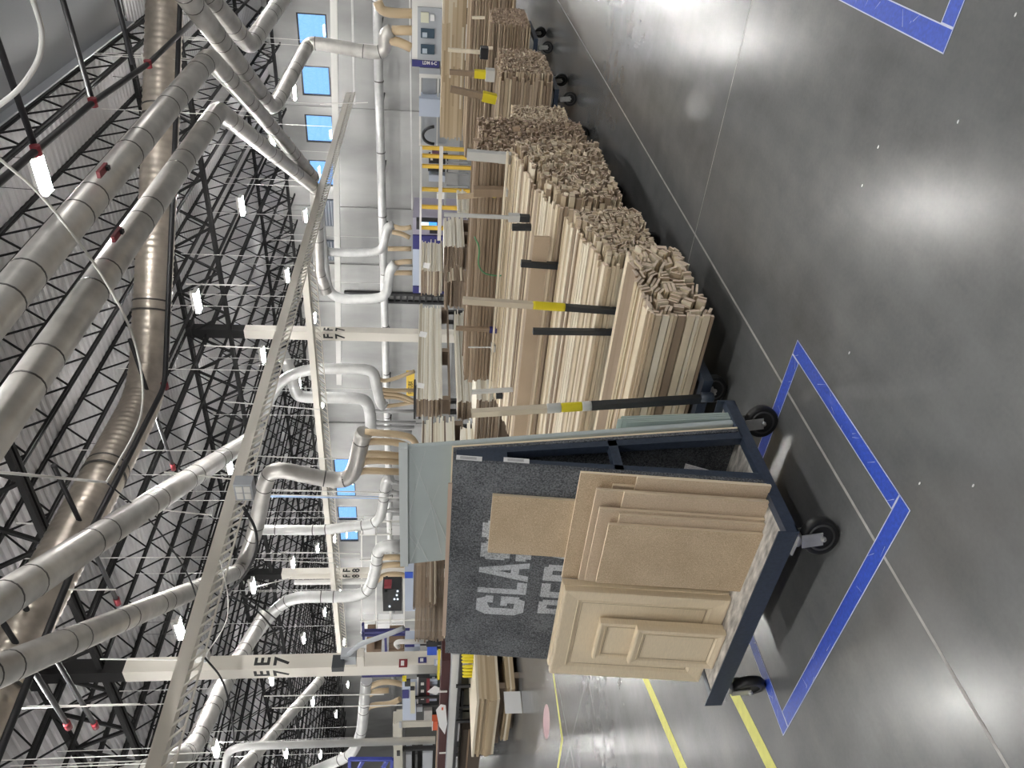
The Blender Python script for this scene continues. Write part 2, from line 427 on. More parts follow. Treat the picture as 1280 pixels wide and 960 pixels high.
jt('trim_5', ((-2.0, 9.7), (10, 9.7)), '', .006)
def fl(*pts): return [tuple(P(x, y, Z=0).xy) for x, y in pts]
strip('floor_line', fl((802, 845), (809, 845), (860, 962), (851, 962)), YPAINT, 'thin yellow floor line running out under the cream door panels', 'floor line')
strip('floor_line', fl((905, 853), (917, 853), (975, 968), (962, 968)), YPAINT, 'wide yellow floor line passing the far left caster of the glass cart', 'floor line')
strip('floor_line', fl((690, 836), (691.5, 836), (704, 925), (702, 925)), YPAINT, 'narrow yellow floor line starting beside the upper corner of the cream doors', 'floor line')
strip('floor_line', fl((702, 922), (704, 924), (698, 962), (696, 962)), YPAINT, 'short yellow floor line branching off toward the photo edge', 'floor line')
p = P(683, 902, Z=0); pa_ = P(683, 880, Z=0)-p; pb_ = P(679, 902, Z=0)-p
o = MB().poly([(p.x+pa_.x*math.cos(a*PI/12)+pb_.x*math.sin(a*PI/12), p.y+pa_.y*math.cos(a*PI/12)+pb_.y*math.sin(a*PI/12), z1) for a in range(24)], th=.001).build('floor_sticker', mat('pink_sticker', (.6, .40, .42), .6)); tag(o, 'round pale pink sticker on the floor beyond the cart', 'floor sticker')
# chips of white paint on the floor
for i, (x, y) in enumerate([(1198, 152), (1270, 18), (1098, 184), (1078, 232), (1062, 441), (1150, 604), (1217, 607)]):
    q = P(x, y, Z=0); mb = MB(); a0 = R.random()*6
    mb.poly([(q.x+.005*(1+.5*R.random())*math.cos(a0+a), q.y+.003*math.sin(a0+a), .002) for a in (0, 1.1, 2.2, 3.3, 4.4, 5.4)], th=.0015)
    tag(mb.build('paint_chip', PAPER), 'tiny white chip lying on the grey concrete floor', 'debris', 'white chips scattered on the floor')

# ------------------------------------------------------------------ casters
def caster(parent, x, y, zt, ang, r=.076, name='caster'):
    """swivel caster under height zt; wheel axle horizontal, perpendicular to ang"""
    d = Vector((math.cos(ang), math.sin(ang), 0)); ax = Vector((-d.y, d.x, 0)); c = Vector((x, y, r))+d*.0
    k = Vector((x, y, 0))-d*.012
    mb = MB(); mb.disc((k.x, k.y, zt-.03), (0, 0, 1), [(.001, 0), (.032, 0), (.034, .02), (.03, .024), (.001, .024)], 16)
    mb.cbox((k.x, k.y, zt-.004), (.10, .085, .007))
    for s in (-1, 1):
        a = Vector((k.x, k.y, zt-.03))+ax*s*.031; b = Vector((c.x, c.y, r))+ax*s*.031
        mb.bar(a-d*.0, b, .004, .052, upv=tuple(d))
        mb.disc(b, ax*s, [(.001, .012), (.009, .012), (.011, .006), (.011, 0)], 8)
    f = mb.build(name, STEEL, parent); f['label'] = 'zinc plated swivel fork with black wheel'
    w = .021
    MB().disc(c, ax, [(.001, -w*.7), (.022, -w), (.045, -w*.75), (.056, -w), (.070, -w), (.076, -w*.55), (.076, w*.55), (.070, w), (.056, w), (.045, w*.75), (.022, w), (.001, w*.7)], 32).build('wheel', DARKFAB, f)
    MB().disc(c, ax, [(.046, -w*1.02), (.055, -w*1.04), (.055, w*1.04), (.046, w*1.02)], 24).build('hub_ring', STEELD, f)

# ------------------------------------------------------------------ glass cart
CX0, CX1, CY0, CY1, ZD, ZBOT, ZL = -3.325, -2.115, 1.868, 2.665, .235, .19, .272
cart = thing('glass_cart', 'navy steel A-frame cart on casters with charcoal felt panel sprayed GLASS', 'cart', ((CX0+CX1)/2, (CY0+CY1)/2, 0))
mb = MB(); tk = .038
mb.box((CX1-tk, CY0+.004, ZBOT), (CX1, CY1-.004, ZD+.004)); mb.box((CX0, CY0+.004, ZBOT), (CX0+tk, CY1-.004, ZD+.004))
for yy in (CY0, CY1):                                      # long angle irons with upstanding lip
    s = 1 if yy == CY0 else -1
    mb.box((CX0, yy, ZBOT), (CX1+.001, yy+s*.006, ZL)); mb.box((CX0, yy+s*.006, ZBOT), (CX1, yy+s*.04, ZBOT+.006))
for yy in (2.13, 2.42): mb.box((CX0+tk, yy, ZBOT), (CX1-tk, yy+tk, ZD-.02))
mb.build('base_frame', NAVY, cart)
dk = MB().box((CX0+.004, CY0+.007, ZD-.018), (CX1-tk+.002, CY1-.007, ZD)).build('deck', DECK, cart); dk['label'] = 'scuffed whitish deck board'
ZA = 1.487
def leanF(z): return 2.13+(z-.235)*(.12/1.252)       # front face of the felt panel
for X in (CX1, CX0+tk):
    for (ya, yb) in ((2.15, 2.262), (2.405, 2.295)):
        mb = MB(); mb.hexa([(X-tk, ya, ZD), (X, ya, ZD), (X, ya+tk, ZD), (X-tk, ya+tk, ZD)], [(X-tk, yb-.006, ZA-.012), (X, yb-.006, ZA-.012), (X, yb+tk*.6, ZA-.012), (X-tk, yb+tk*.6, ZA-.012)])
        mb.build('frame_leg', NAVY, cart)
    MB().box((X-tk, 2.20, .80), (X, 2.39, .838)).build('cross_brace', NAVY, cart)
    mb = MB(); mb.hexa([(X-.008, 2.243, 1.27), (X+.001, 2.243, 1.27), (X+.001, 2.343, 1.27), (X-.008, 2.343, 1.27)], [(X-.008, 2.262, ZA-.012), (X+.001, 2.262, ZA-.012), (X+.001, 2.318, ZA-.012), (X-.008, 2.318, ZA-.012)])
    mb.build('gusset_plate', NAVY, cart)
def leanbox(x0, x1, z0, z1, off, th, mb=None, mi=None):
    """slab parallel to the felt panel, front face 'off' metres in front of it"""
    mb = mb or MB()
    f = lambda z, o: leanF(z)-o
    mb.hexa([(x0, f(z0, off), z0), (x1, f(z0, off), z0), (x1, f(z0, off-th), z0), (x0, f(z0, off-th), z0)],
            [(x0, f(z1, off), z1), (x1, f(z1, off), z1), (x1, f(z1, off-th), z1), (x0, f(z1, off-th), z1)], mi); return mb
PX0 = -3.425
fp = leanbox(PX0, CX1+.002, ZD, ZA, 0, .018).build('felt_panel', FELT, cart); fp['label'] = 'front panel covered in charcoal felt'
mb = MB(); g = lambda z: 2.455-(z-.235)*(.135/1.252)
mb.hexa([(PX0, g(ZD)-.004, ZD), (CX1, g(ZD)-.004, ZD), (CX1, g(ZD)+.014, ZD), (PX0, g(ZD)+.014, ZD)], [(PX0, g(ZA)-.004, ZA), (CX1, g(ZA)-.004, ZA), (CX1, g(ZA)+.014, ZA), (PX0, g(ZA)+.014, ZA)])
mb.build('rear_felt_panel', FELT, cart)
mb = MB(); mb.hexa([(PX0, g(ZD)+.014, ZD), (CX1, g(ZD)+.014, ZD), (CX1, g(ZD)+.024, ZD), (PX0, g(ZD)+.024, ZD)], [(PX0, g(ZA)+.014, ZA+.006), (CX1, g(ZA)+.014, ZA+.006), (CX1, g(ZA)+.024, ZA+.006), (PX0, g(ZA)+.024, ZA+.006)])
o = mb.build('rear_backing', MDFEDGE, cart)
o = MB().box((-3.3, 2.262, ZA+.001), (-2.25, 2.268, ZA+.018)).build('top_strip', mat('pink_wood', (.58, .44, .34), .7), cart)
upv = Vector((0, .12, 1.252)).normalized(); nv = Vector((0, -1, .0958)).normalized()
def onpanel(x, z): return Vector((x, leanF(z), z))+nv*.0008
def rq(a, b, c, d): return [(a, b), (c, b), (c, d), (a, d)]
GL = {'L': [rq(0, 0, .42, 1), rq(0, 0, 1, .2)],
 'G': [[(0, .2), (.36, .2), (.36, .8), (0, .8)], [(.0, .8), (.36, .72), (.7, .8), (.95, .8), (.8, 1), (.2, 1)], [(.2, 0), (.8, 0), (.95, .2), (.36, .22), (0, .2)], rq(.64, .12, 1, .5), rq(.5, .36, 1, .5), [(.64, .66), (1, .66), (1, .82), (.64, .82)]],
 'A': [[(0, 0), (.28, 0), (.64, 1), (.38, 1)], [(1, 0), (.72, 0), (.36, 1), (.62, 1)], rq(.22, .2, .78, .36)],
 'S': [rq(.12, .81, .88, 1), rq(0, .52, .36, .9), rq(.1, .42, .9, .6), rq(.64, .1, 1, .48), rq(.12, 0, .88, .19), rq(.64, .7, 1, .9), rq(0, .1, .36, .3)],
 'R': [rq(0, 0, .38, 1), rq(.3, .82, .85, 1), rq(.64, .52, 1, .92), rq(.3, .42, .85, .6), [(.46, .44), (.84, .44), (1, 0), (.64, 0)]],
 'E': [rq(0, 0, .42, 1), rq(.3, .81, 1, 1), rq(.3, .42, .86, .59), rq(.3, 0, 1, .19)],
 'P': [rq(0, 0, .38, 1), rq(.3, .82, .85, 1), rq(.64, .45, 1, .92), rq(.3, .36, .85, .54)],
 'I': [rq(0, 0, 1, 1)]}
def spray(word, xs_, z0, z1_):
    mb = MB()
    for ch, (xa, xb) in zip(word, xs_):
        for k, pl in enumerate(GL[ch]):
            v = [mb.bm.verts.new(onpanel(xa+(xb-xa)*u, z0+(z1_-z0)*w_)+nv*(.0001*k)) for u, w_ in pl]
            mb.bm.faces.new(v)
    mb.build('lettering', SPRAY, cart)
spray('GLASS', [(-3.085, -2.945), (-2.925, -2.84), (-2.83, -2.70), (-2.69, -2.57), (-2.56, -2.44)], 1.128, 1.352)
spray('REPAIR', [(-3.055, -2.95), (-2.932, -2.832), (-2.812, -2.70), (-2.69, -2.56), (-2.54, -2.50), (-2.48, -2.37)], .842, 1.062)
# stickers on the gusset (end face +X)
for nm, (zc, yc), tx in (('sticker', (1.425, 2.268), 1), ('sticker', (1.235, 2.256), 0)):
    M = Matrix.Translation((CX1+.0025, yc, zc)) @ Matrix.Rotation(-.10, 4, 'X')
    o = MB().box((-.0008, -.013, -.052), (.0008, .013, .052), M).build(nm, PAPER, cart)
    mb = MB()
    for q in range(3): mb.box((.0009, -.006+q*.005, -.03), (.0013, -.004+q*.005, .036), M)
    mb.build('print', mat('grey_ink', (.25, .25, .27), .6), o)
for (x, y, a) in ((-2.175, 1.905, .40), (-2.17, 2.585, .32), (-3.215, 1.90, -.2), (-3.24, 2.59, 2.2)):
    caster(cart, x, y, ZBOT, a)
# dark mesh basket / scraps inside the A-frame
t = thing('glass_offcuts', 'thin glossy offcut panes tilted inside the A-frame of the cart', 'glass', (-2.3, 2.27, ZD))
mb = MB()
for i in range(3): mb.box((-.10, -.003, 0), (.10, .001, .26), Matrix.Translation((-2.30, 2.20+i*.014, ZD+.02)) @ Matrix.Rotation(-.42, 4, 'X'))
mb.build('pane_edges', mat('glossy_pane', (.7, .68, .68), .15, .1), t)

# boards leaning on the cart --------------------------------
def board(x0, x1, zt, off, lab, m=MDF, th=.0125, zb=.236, tilt=0):
    t = thing('mdf_panel', lab, 'panel', ((x0+x1)/2, leanF(zb)-off, zb), 'MDF panels leaning on the felt panel')
    if tilt:
        pass
    mb = leanbox(x0, x1, zb, zt, off, th)
    o = mb.build('board', m, t, mats=[m, MDFEDGE])
    for p in o.data.polygons:
        if abs(p.normal.y) < .6: p.material_index = 1
    return t
board(-2.63, -2.275, 1.322, .014, 'tan MDF panel standing highest, covering part of the sprayed letters')
board(-2.752, -2.102, .985, .028, 'wide tan MDF panel leaning directly behind the shorter panels')
board(-2.55, -2.145, .852, .042, 'narrow strip of brown MDF panel showing between the wide panel and the cut pieces', MDF2)
board(-2.40, -2.078, .768, .056, 'MDF panel nearest the cart end post, low and brown', MDF2)
board(-2.708, -2.148, .922, .070, 'second tall tan MDF panel, its top just below the widest one', MDF2)
board(-2.45, -2.138, .815, .084, 'sanded MDF panel right of the front panel with a soft shadow band', MDF2)
board(-2.675, -2.225, .903, .098, 'MDF panel directly behind the front pair with a thin bright top edge', MDF2)
board(-2.50, -2.238, .822, .112, 'slim MDF panel peeking out right of the front panel', MDF2)
board(-2.648, -2.282, .862, .126, 'front most tan MDF panel with speckled face standing on the deck')

def door(x0, x1, zt, off, lab, fw, th=.019, zb=.236, rise=.010):
    t = thing('cabinet_door', lab, 'cabinet door', ((x0+x1)/2, leanF(zb)-off, zb), 'cream routed doors leaning on the cart')
    leanbox(x0, x1, zb, zt, off, th).build('slab', CREAM, t)
    # frame: mitred mouldings rising from the slab
    mb = MB()
    def pt(x, z, h): v = Vector((x, leanF(z)-off, z)); return v+nv*h
    def ring(i): return (x0+i, x1-i, zb+i, zt-i)
    prof = [(0, 0), (.002, rise), (.010, rise*1.15), (fw*.8, rise*.55), (fw*.82, rise*.8), (fw, .0006)]
    rs = []
    for i, h in prof:
        a, b, c, d = ring(i); rs.append([mb.bm.verts.new(pt(*q, h)) for q in ((a, c), (b, c), (b, d), (a, d))])
    for A, B in zip(rs, rs[1:]):
        for k in range(4): mb.bm.faces.new((A[k], A[(k+1) % 4], B[(k+1) % 4], B[k]))
    mb.build('frame_moulding', CREAM, t)
    i = fw+.004
    a, b, c, d = ring(i); mb = MB(); e = .0022
    for q in ((a, c, b, c+e), (a, d-e, b, d), (a, c, a+e, d), (b-e, c, b, d)):
        mb._f([pt(q[0], q[1], .0012), pt(q[2], q[1], .0012), pt(q[2], q[3], .0012), pt(q[0], q[3], .0012)], ((0, 1, 2, 3),))
    mb.build('panel_groove', mat('groove_line', (.36, .27, .17), .7), t)
door(-3.38, -2.745, .985, .055, 'cream door hidden behind the large routed door, only its edge showing', .08)
door(-3.40, -2.752, .978, .085, 'large cream routed door leaning behind the two small doors', .085)
door(-3.21, -2.925, .800, .118, 'small cream door with raised frame, behind the front most door', .035)
door(-3.185, -2.915, .640, .150, 'front most small cream door with raised frame and wood grain panel', .040)

# wrapped glass behind
t = thing('wrapped_glass_pack', 'tall pack of glass sheets in clear stretch film behind the felt panel', 'glass', (-2.49, 2.42, ZD))
a = 2.515; b = 2.335
mb = MB(); mb.hexa([(-2.85, a, ZD), (-2.125, a, ZD), (-2.125, a+.03, ZD), (-2.85, a+.03, ZD)], [(-2.85, b, 1.70), (-2.125, b, 1.70), (-2.125, b+.03, 1.70), (-2.85, b+.03, 1.70)])
o = mb.build('glass_sheets', GLASSG, t)
bv = o.modifiers.new('b', 'BEVEL'); bv.width = .008; bv.segments = 2
mb = MB()
def gp(x, z): return Vector((x, a+(b-a)*(z-ZD)/(1.70-ZD)-.0012, z))
for (x0_, z0_, x1_, z1_) in ((-2.80, 1.52, -2.30, 1.60), (-2.70, 1.50, -2.15, 1.66), (-2.83, 1.66, -2.35, 1.54), (-2.60, 1.68, -2.14, 1.60), (-2.75, 1.62, -2.60, 1.69), (-2.84, 1.58, -2.5, 1.69)):
    pa, pb = gp(x0_, z0_), gp(x1_, z1_); n = Vector((0, 0, .0022)); mb._f([pa-n, pb-n*.3, pb+n*.3, pa+n], ((0, 1, 2, 3),))
for xx in (-2.85, -2.125):
    pass
mb.box((-2.855, b-.004, 1.672), (-2.12, b+.034, 1.708))
mb.build('film_wrap', FILM, t)
for i in range(5):
    y0 = 2.556+i*.009; tz = .72+.02*(i % 3)
    mb = MB(); s = .035
    mb.hexa([(-2.75+i*.02, y0, ZD), (-2.13, y0, ZD), (-2.13, y0+.005, ZD), (-2.75+i*.02, y0+.005, ZD)], [(-2.75+i*.02, y0-s, tz), (-2.13, y0-s, tz), (-2.13, y0-s+.005, tz), (-2.75+i*.02, y0-s+.005, tz)])
    tag(mb.build('glass_sheet', GLASSE), 'green edged glass sheet standing on the far side of the cart deck', 'glass', 'short glass sheets at the rear of the cart')

# ------------------------------------------------------------------ lumber carts and piles
def inpoly(y, z, poly):
    c = False; n = len(poly)
    for i in range(n):
        (y1, z1_), (y2, z2_) = poly[i], poly[(i+1) % n]
        if (z1_ > z) != (z2_ > z) and y < (y2-y1)*(z-z1_)/(z2_-z1_)+y1: c = not c
    return c
def slats(poly, t, w, RR, jit=.2):
    """pack slats in tilted bunches inside polygon (y,z); returns (y,z,w,t,angle)"""
    ys = [p[0] for p in poly]; zs = [p[1] for p in poly]; out = []
    z = min(zs)
    while z < max(zs):
        bh = w*RR.uniform(.95, 1.15); y = min(ys)-RR.random()*t
        while y < max(ys):
            bw = w*RR.uniform(.7, 1.7)
            c = (y+bw/2, z+bh/2)
            if inpoly(c[0], min(max(c[1], min(zs)+t), max(zs)-t*.5), poly):
                ang = RR.gauss(0, jit)+(0 if RR.random() < .42 else PI/2)
                vert = abs(math.sin(ang)) > .7
                n = max(1, int((bw if vert else bh)/(t*1.08)))
                L = (bh if vert else bw)*RR.uniform(.78, .92)
                ca, sa = math.cos(ang), math.sin(ang)
                for k in range(n):
                    o = (k-(n-1)/2)*t*1.08
                    out.append((c[0]-sa*o+RR.uniform(-1, 1)*t*.12, c[1]+ca*o+RR.uniform(-1, 1)*t*.12, L*RR.uniform(.85, 1), t*RR.uniform(.58, .80), ang))
            y += bw
        z += bh
    return out
def slatbox(mb, s, x0, x1, mi, mie):
    y, z, w, t, a = s; ca, sa = math.cos(a), math.sin(a)
    c = [(y+ca*u*w/2-sa*v*t/2, z+sa*u*w/2+ca*v*t/2) for u, v in ((-1, -1), (1, -1), (1, 1), (-1, 1))]
    vs = [mb.bm.verts.new((x0, *p)) for p in c]+[mb.bm.verts.new((x1, *p)) for p in c]
    for i in range(4):
        f = mb.bm.faces.new((vs[i], vs[(i+1) % 4], vs[4+(i+1) % 4], vs[4+i])); f.material_index = mi
    f = mb.bm.faces.new(vs[4:]); f.material_index = mie
    f = mb.bm.faces.new(vs[:4][::-1]); f.material_index = mie
NIND = [0]; LIM = 298
def edge_boards(poly, RR):
    """wide boards lying on the sloping near/top side of a pile"""
    return []
def pile(idx, X, poly, t, w, L, lab, ends, jit, seed, wt=(3, 3, 2, 1, 3), prot=.012, lablong=None, indiv=False):
    RR = random.Random(seed); S = slats(poly, t, w, RR, jit)
    S.sort(key=lambda s: s[0]-s[1]*.3)
    wood = lambda: RR.choices(range(5), wt)[0]
    mass = MB(); nm = 0
    for s in S:
        x1 = X+RR.gauss(0, prot*.4)+(RR.uniform(-.10, 0) if RR.random() < .05 else RR.uniform(-.035, -.01) if RR.random() < .28 else 0); x0 = X-L-RR.random()*.08
        mi = wood(); me_ = 5 if RR.random() > ends else 6
        if indiv and NIND[0] < LIM:
            NIND[0] += 1; mb = MB(); slatbox(mb, s, x0, x1, mi, me_)
            for f in mb.bm.faces: pass
            o = mb.build('moulding_board', None, mats=BOARDM)
            tag(o, lab, 'board', 'moulding boards on cart %s' % idx)
        else: slatbox(mass, s, x0, x1, mi, me_); nm += 1
    if nm:
        o = mass.build('moulding_boards', None, mats=BOARDM); tag(o, (lablong or lab), 'boards', None, 'stuff')
    # dark core so gaps read as depth is left open: the boards themselves block the light
def sidepile(X, L, poly_line, RR, thick, lab, wt, rag=.03, dm=(.006, .028)):
    """broad boards laid along the near face between successive (y,z) points"""
    mb = MB()
    for (ya, za), (yb, zb) in zip(poly_line, poly_line[1:]):
        d = math.hypot(yb-ya, zb-za); n = max(1, int(d/thick)); u = 0
        a = math.atan2(zb-za, yb-ya)
        while u < d-.004:
            w = min(d-u, RR.uniform(.012, .05)); c = (ya+(yb-ya)*(u+w/2)/d, za+(zb-za)*(u+w/2)/d)
            dep = RR.uniform(*dm)
            slatbox(mb, (c[0]-math.sin(a)*dep*.2, c[1]+math.cos(a)*dep*.2, w*.84, dep, a), X-L-RR.random()*.05, X-abs(RR.gauss(0, rag)), RR.choices(range(5), wt)[0], 5)
            u += w
    o = mb.build('side_boards', None, mats=BOARDM); tag(o, lab, 'boards', None, 'stuff')

def lumber_cart(x0, x1, y0, y1, z, lab, posts, wheels=True, rear_posts=()):
    t = thing('lumber_cart', lab, 'cart', ((x0+x1)/2, (y0+y1)/2, 0))
    mb = MB(); k = .05
    mb.box((x0, y0, z-k), (x1, y0+k, z)); mb.box((x0, y1-k, z-k), (x1, y1, z))
    n = 4
    for i in range(n+1):
        xx = x0+(x1-x0-k)*i/n; mb.box((xx, y0+k, z-k), (xx+k, y1-k, z))
    mb.build('deck_frame', NAVY, t)
    for (xa, za, xb, zb_, yy, seq) in posts:
        # seq: list of (fraction end, radius, material, name)
        A = Vector((xa, yy, za)); B = Vector((xb, yy, zb_)); last = 0; par = t
        for fr, r, m, nm in seq:
            a = A.lerp(B, last); b = A.lerp(B, fr)
            o = MB().bar(a, b, r*2, r*2).build(nm, m, t) if nm in ('stake_post', 'stake_extension') else MB().tube([a, a.lerp(b, .08), a.lerp(b, .92), b], r, 12, rf=lambda i, r=r: r*(.94 if i in (0, 3) else 1)).build(nm, m, t)
            last = fr
    if wheels:
        for (x, y, a) in ((x1-.12, y0+.09, .3), (x1-.12, y1-.09, -.2), (x0+.12, y0+.09, 2.9), (x0+.12, y1-.09, 3.3)):
            caster(t, x, y, z-k, a)
    return t
S4 = lambda a, b, r1=.017, r2=.024, r3=.016, m3=PVC, mt=YTAPE: [(a, r1, CHAR, 'stake_post'), (b, r2, mt, 'tape_wrap'), (1, r3, m3, 'stake_extension')]
# cart 1 (nearest)
t = lumber_cart(-4.40, -2.30, 3.06, 3.93, .178, 'navy lumber cart nearest the camera holding the lowest pile of mouldings',
    [(-2.395, .16, -2.51, 1.37, 3.03, [(.49, .018, CHAR, 'stake_post'), (.53, .026, WRAP, 'white_wrap'), (.62, .025, YTAPE, 'tape_wrap'), (.68, .026, WRAP, 'white_wrap'), (1, .017, PVC, 'stake_extension')])])
MB().disc((-2.385, 3.03, .115), (0, 0, 1), [(.001, 0), (.024, .004), (.027, .012), (.027, .07), (.001, .07)], 14).build('post_socket', NAVY, t)
C1 = [(3.165, .182), (3.88, .182), (3.90, .26), (3.84, .45), (3.5, .475), (3.17, .475)]
pile('one', -1.95, C1, .0185, .064, 2.44, 'cream MDF moulding board in the lowest pile on the nearest cart', .0, .5, 3, (4, 3, 3, 1, 2), indiv=True, lablong='mass of moulding boards in the lowest pile')
lumber_cart(-4.45, -2.25, 4.0, 4.85, .205, 'navy lumber cart second from the camera, pile stepping up behind the nearest',
    [(-2.47, .19, -2.41, 1.39, 3.97, [(.48, .018, CHAR, 'stake_post'), (.645, .026, YTAPE, 'tape_wrap'), (1, .018, PVC, 'stake_extension')]),
     (-2.61, .19, -2.62, .945, 3.97, [(1, .017, CHAR, 'stake_post')])])
C2 = [(4.06, .208), (4.80, .208), (4.78, .66), (4.42, .63), (4.02, .535)]
C2 = [(3.99+.05, .21), (4.72, .21), (4.66, .64), (4.6, .68), (4.04, .52)]
pile('two', -2.10, C2, .0095, .036, 2.44, 'thin MDF moulding board in the second pile', 0,   .45, 5, (4, 3, 3, 1, 3), indiv=True, lablong='mass of thin moulding ends, second pile from the camera')
lumber_cart(-4.6, -2.4, 4.95, 6.02, .215, 'navy lumber cart third from the camera under the broad sloping pile',
    [(-2.66, .2, -2.63, .94, 4.86, [(1, .021, CHAR, 'stake_post')])])
C3 = [(4.93, .25), (6.08, .25), (6.10, .62), (5.98, .93), (5.35, .82), (4.94, .68)]
pile('three', -2.15, C3, .013, .042, 2.44, 'mass of moulding ends in the broad sloping third pile', .12, .7, 8, (3, 3, 2, 2, 3), prot=.03)
lumber_cart(-4.7, -2.45, 6.12, 6.95, .215, 'navy lumber cart under the tall dark ended pile', [])
C4 = [(6.12, .25), (6.92, .25), (6.90, 1.18), (6.12, 1.20)]
pile('four', -2.28, C4, .014, .036, 2.3, 'mass of brown and reddish moulding ends in the tall fourth pile', .75, .7, 9, (1, 1, 0, 5, 4), prot=.03)
C5 = [(7.02, .3), (7.55, .3), (7.53, .82), (7.02, .83)]
pile('five', -2.35, C5, .010, .024, 2.4, 'mass of pale dense moulding ends just beyond the tall dark pile', 0, .8, 10, (4, 3, 3, 1, 2))
lumber_cart(-4.7, -2.5, 7.0, 7.7, .26, 'navy lumber cart under the pale dense pile beyond the tall one', [])
C6 = [(8.45, .3), (9.3, .3), (9.45, .42), (9.4, .82), (8.45, .84)]
pile('six', -2.3, C6, .014, .030, 2.4, 'mass of grey tan moulding ends in the sixth pile', .5, .8, 12, (1, 3, 1, 3, 4))
lumber_cart(-4.7, -2.45, 8.45, 9.35, .27, 'navy lumber cart under the grey tan sixth pile', [])
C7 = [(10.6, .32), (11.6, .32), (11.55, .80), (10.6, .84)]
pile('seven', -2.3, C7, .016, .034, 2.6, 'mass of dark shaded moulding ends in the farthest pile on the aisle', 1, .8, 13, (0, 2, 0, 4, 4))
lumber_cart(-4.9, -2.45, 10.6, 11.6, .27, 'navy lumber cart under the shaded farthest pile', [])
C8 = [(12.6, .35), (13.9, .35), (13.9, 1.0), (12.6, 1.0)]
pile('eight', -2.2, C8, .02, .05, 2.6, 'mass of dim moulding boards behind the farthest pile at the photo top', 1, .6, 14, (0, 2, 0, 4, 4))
# near-side faces: broad strips
RRs = random.Random(21)
sidepile(-1.95, 2.42, [(3.14, .186), (3.145, .495), (3.40, .50), (3.80, .485)], RRs, .03, 'long broad moulding strips on the near side and top of the lowest pile', (4, 3, 4, 1, 2), .008, (.012, .022))
sidepile(-2.14, 2.42, [(4.0, .42), (4.0, .535), (4.62, .70)], RRs, .03, 'long pale strips on the sloping top of the second pile', (5, 3, 4, 1, 2))
sidepile(-2.2, 2.4, [(4.90, .60), (4.91, .70), (5.33, .845), (6.0, .95)], RRs, .03, 'long strips on the sloping top of the broad third pile', (4, 3, 4, 2, 2))
sidepile(-2.3, 2.3, [(6.10, .8), (6.10, 1.21), (6.5, 1.22)], RRs, .03, 'brown strips on the near face of the tall fourth pile', (0, 1, 0, 6, 3))
sidepile(-2.34, 2.3, [(8.43, .3), (8.43, .86), (9.2, .86)], RRs, .03, 'brown strips on the near face of the sixth pile', (1, 2, 0, 5, 3))
# one wide brown board on the third pile
a = P(663, 280, Y=5.2); b = P(641, 556, Y=5.2)
mb = MB(); mb.box((-4.6, 4.865, .755), (-2.42, 4.885, .865)); tag(mb.build('wide_board', MDF2), 'wide plain brown board laid along the near face of the third pile', 'board')
tag(MB().box((-4.7, 5.85, .985), (-2.2, 5.90, 1.0)).build('top_board', WOODS[2]), 'long pale board lying along the top back edge of the third pile', 'board')

def post(lab, x, yy, Yp, xt, xb, segs, w=.035, cat='post', y2=None):
    """upright seen between photo x=xt (top) and xb (bottom) in the plane Y=Yp"""
    A = P(xb, yy, Y=Yp); B = P(xt, y2 or yy, Y=Yp); t = thing('stake', lab, cat, A); last = 0
    for fr, ww_, m, nm in segs:
        MB().bar(A.lerp(B, last), A.lerp(B, fr), ww_, ww_).build(nm, m, t); last = fr
    return t
post('white tipped stake with grey tape standing beside the wide brown board', 0, 273, 5.0, 555, 662, [(.12, .045, CHAR, 'sleeve'), (.25, .05, WRAP, 'tape_wrap'), (1, .022, WRAP, 'rod')], y2=268)
post('short charcoal stake left of the grey taped stake', 0, 284, 5.0, 640, 664, [(1, .04, CHAR, 'sleeve')])
post('thin white stake with black clip in front of the pale pallet stacks', 0, 487, 4.9, 590, 641, [(1, .028, WRAP, 'rod')], y2=490)
post('short charcoal stake below the pale pallet stack', 0, 494, 5.6, 620, 640, [(1, .05, CHAR, 'sleeve')])
post('grey wood stake with navy foot before the brown striped pile', 0, 413, 6.0, 570, 628, [(.28, .045, NAVYP, 'sleeve'), (1, .035, WOODS[3], 'rod')], y2=410)
post('white rod with white wrapped foot before the brown striped pile', 0, 434, 6.0, 585, 628, [(.33, .07, WRAP, 'tape_wrap'), (1, .012, WRAP, 'rod')])
post('broad grey white board upright in front of the tall dark ended pile', 0, 198, 5.95, 584, 640, [(.3, .075, WRAP, 'tape_wrap'), (1, .07, WRAP, 'board')], y2=193)
post('brown flat stake with yellow tape, right of the striped pile centre', 0, 240, 6.0, 592, 638, [(.2, .06, WRAP, 'sleeve'), (1, .07, WOODS[3], 'board')], y2=239)
post('thin brown stake crossing toward the yellow taped stake', 0, 242, 6.0, 572, 620, [(.1, .05, YTAPE, 'tape_wrap'), (1, .035, WOODS[1], 'rod')], y2=246)
post('light stake with yellow tape beside the sixth pile', 0, 94, 8.9, 562, 618, [(.2, .12, WRAP, 'sleeve'), (.45, .08, YTAPE, 'tape_wrap'), (1, .05, WOODS[3], 'rod')], y2=90)
post('slanted brown stake with yellow tape between the piles', 0, 124, 8.2, 563, 620, [(.3, .09, YTAPE, 'tape_wrap'), (1, .06, WOODS[3], 'rod')], y2=111)
post('thin pale stake rising from the sixth pile', 0, 66, 8.4, 560, 610, [(.2, .11, BLACK, 'sleeve'), (1, .035, WOODS[2], 'rod')], y2=62)
post('pale pink board on end standing among the dark ends', 0, 161, 5.95, 641, 650, [(1, .03, CARDB, 'board')])
post('tall thin pale stake near the farthest piles', 0, 22, 9.7, 590, 606, [(1, .03, WOODS[2], 'rod')], y2=0)
post('second tall thin pale stake near the farthest piles', 0, 60, 9.7, 602, 616, [(1, .03, WOODS[2], 'rod')], y2=0)

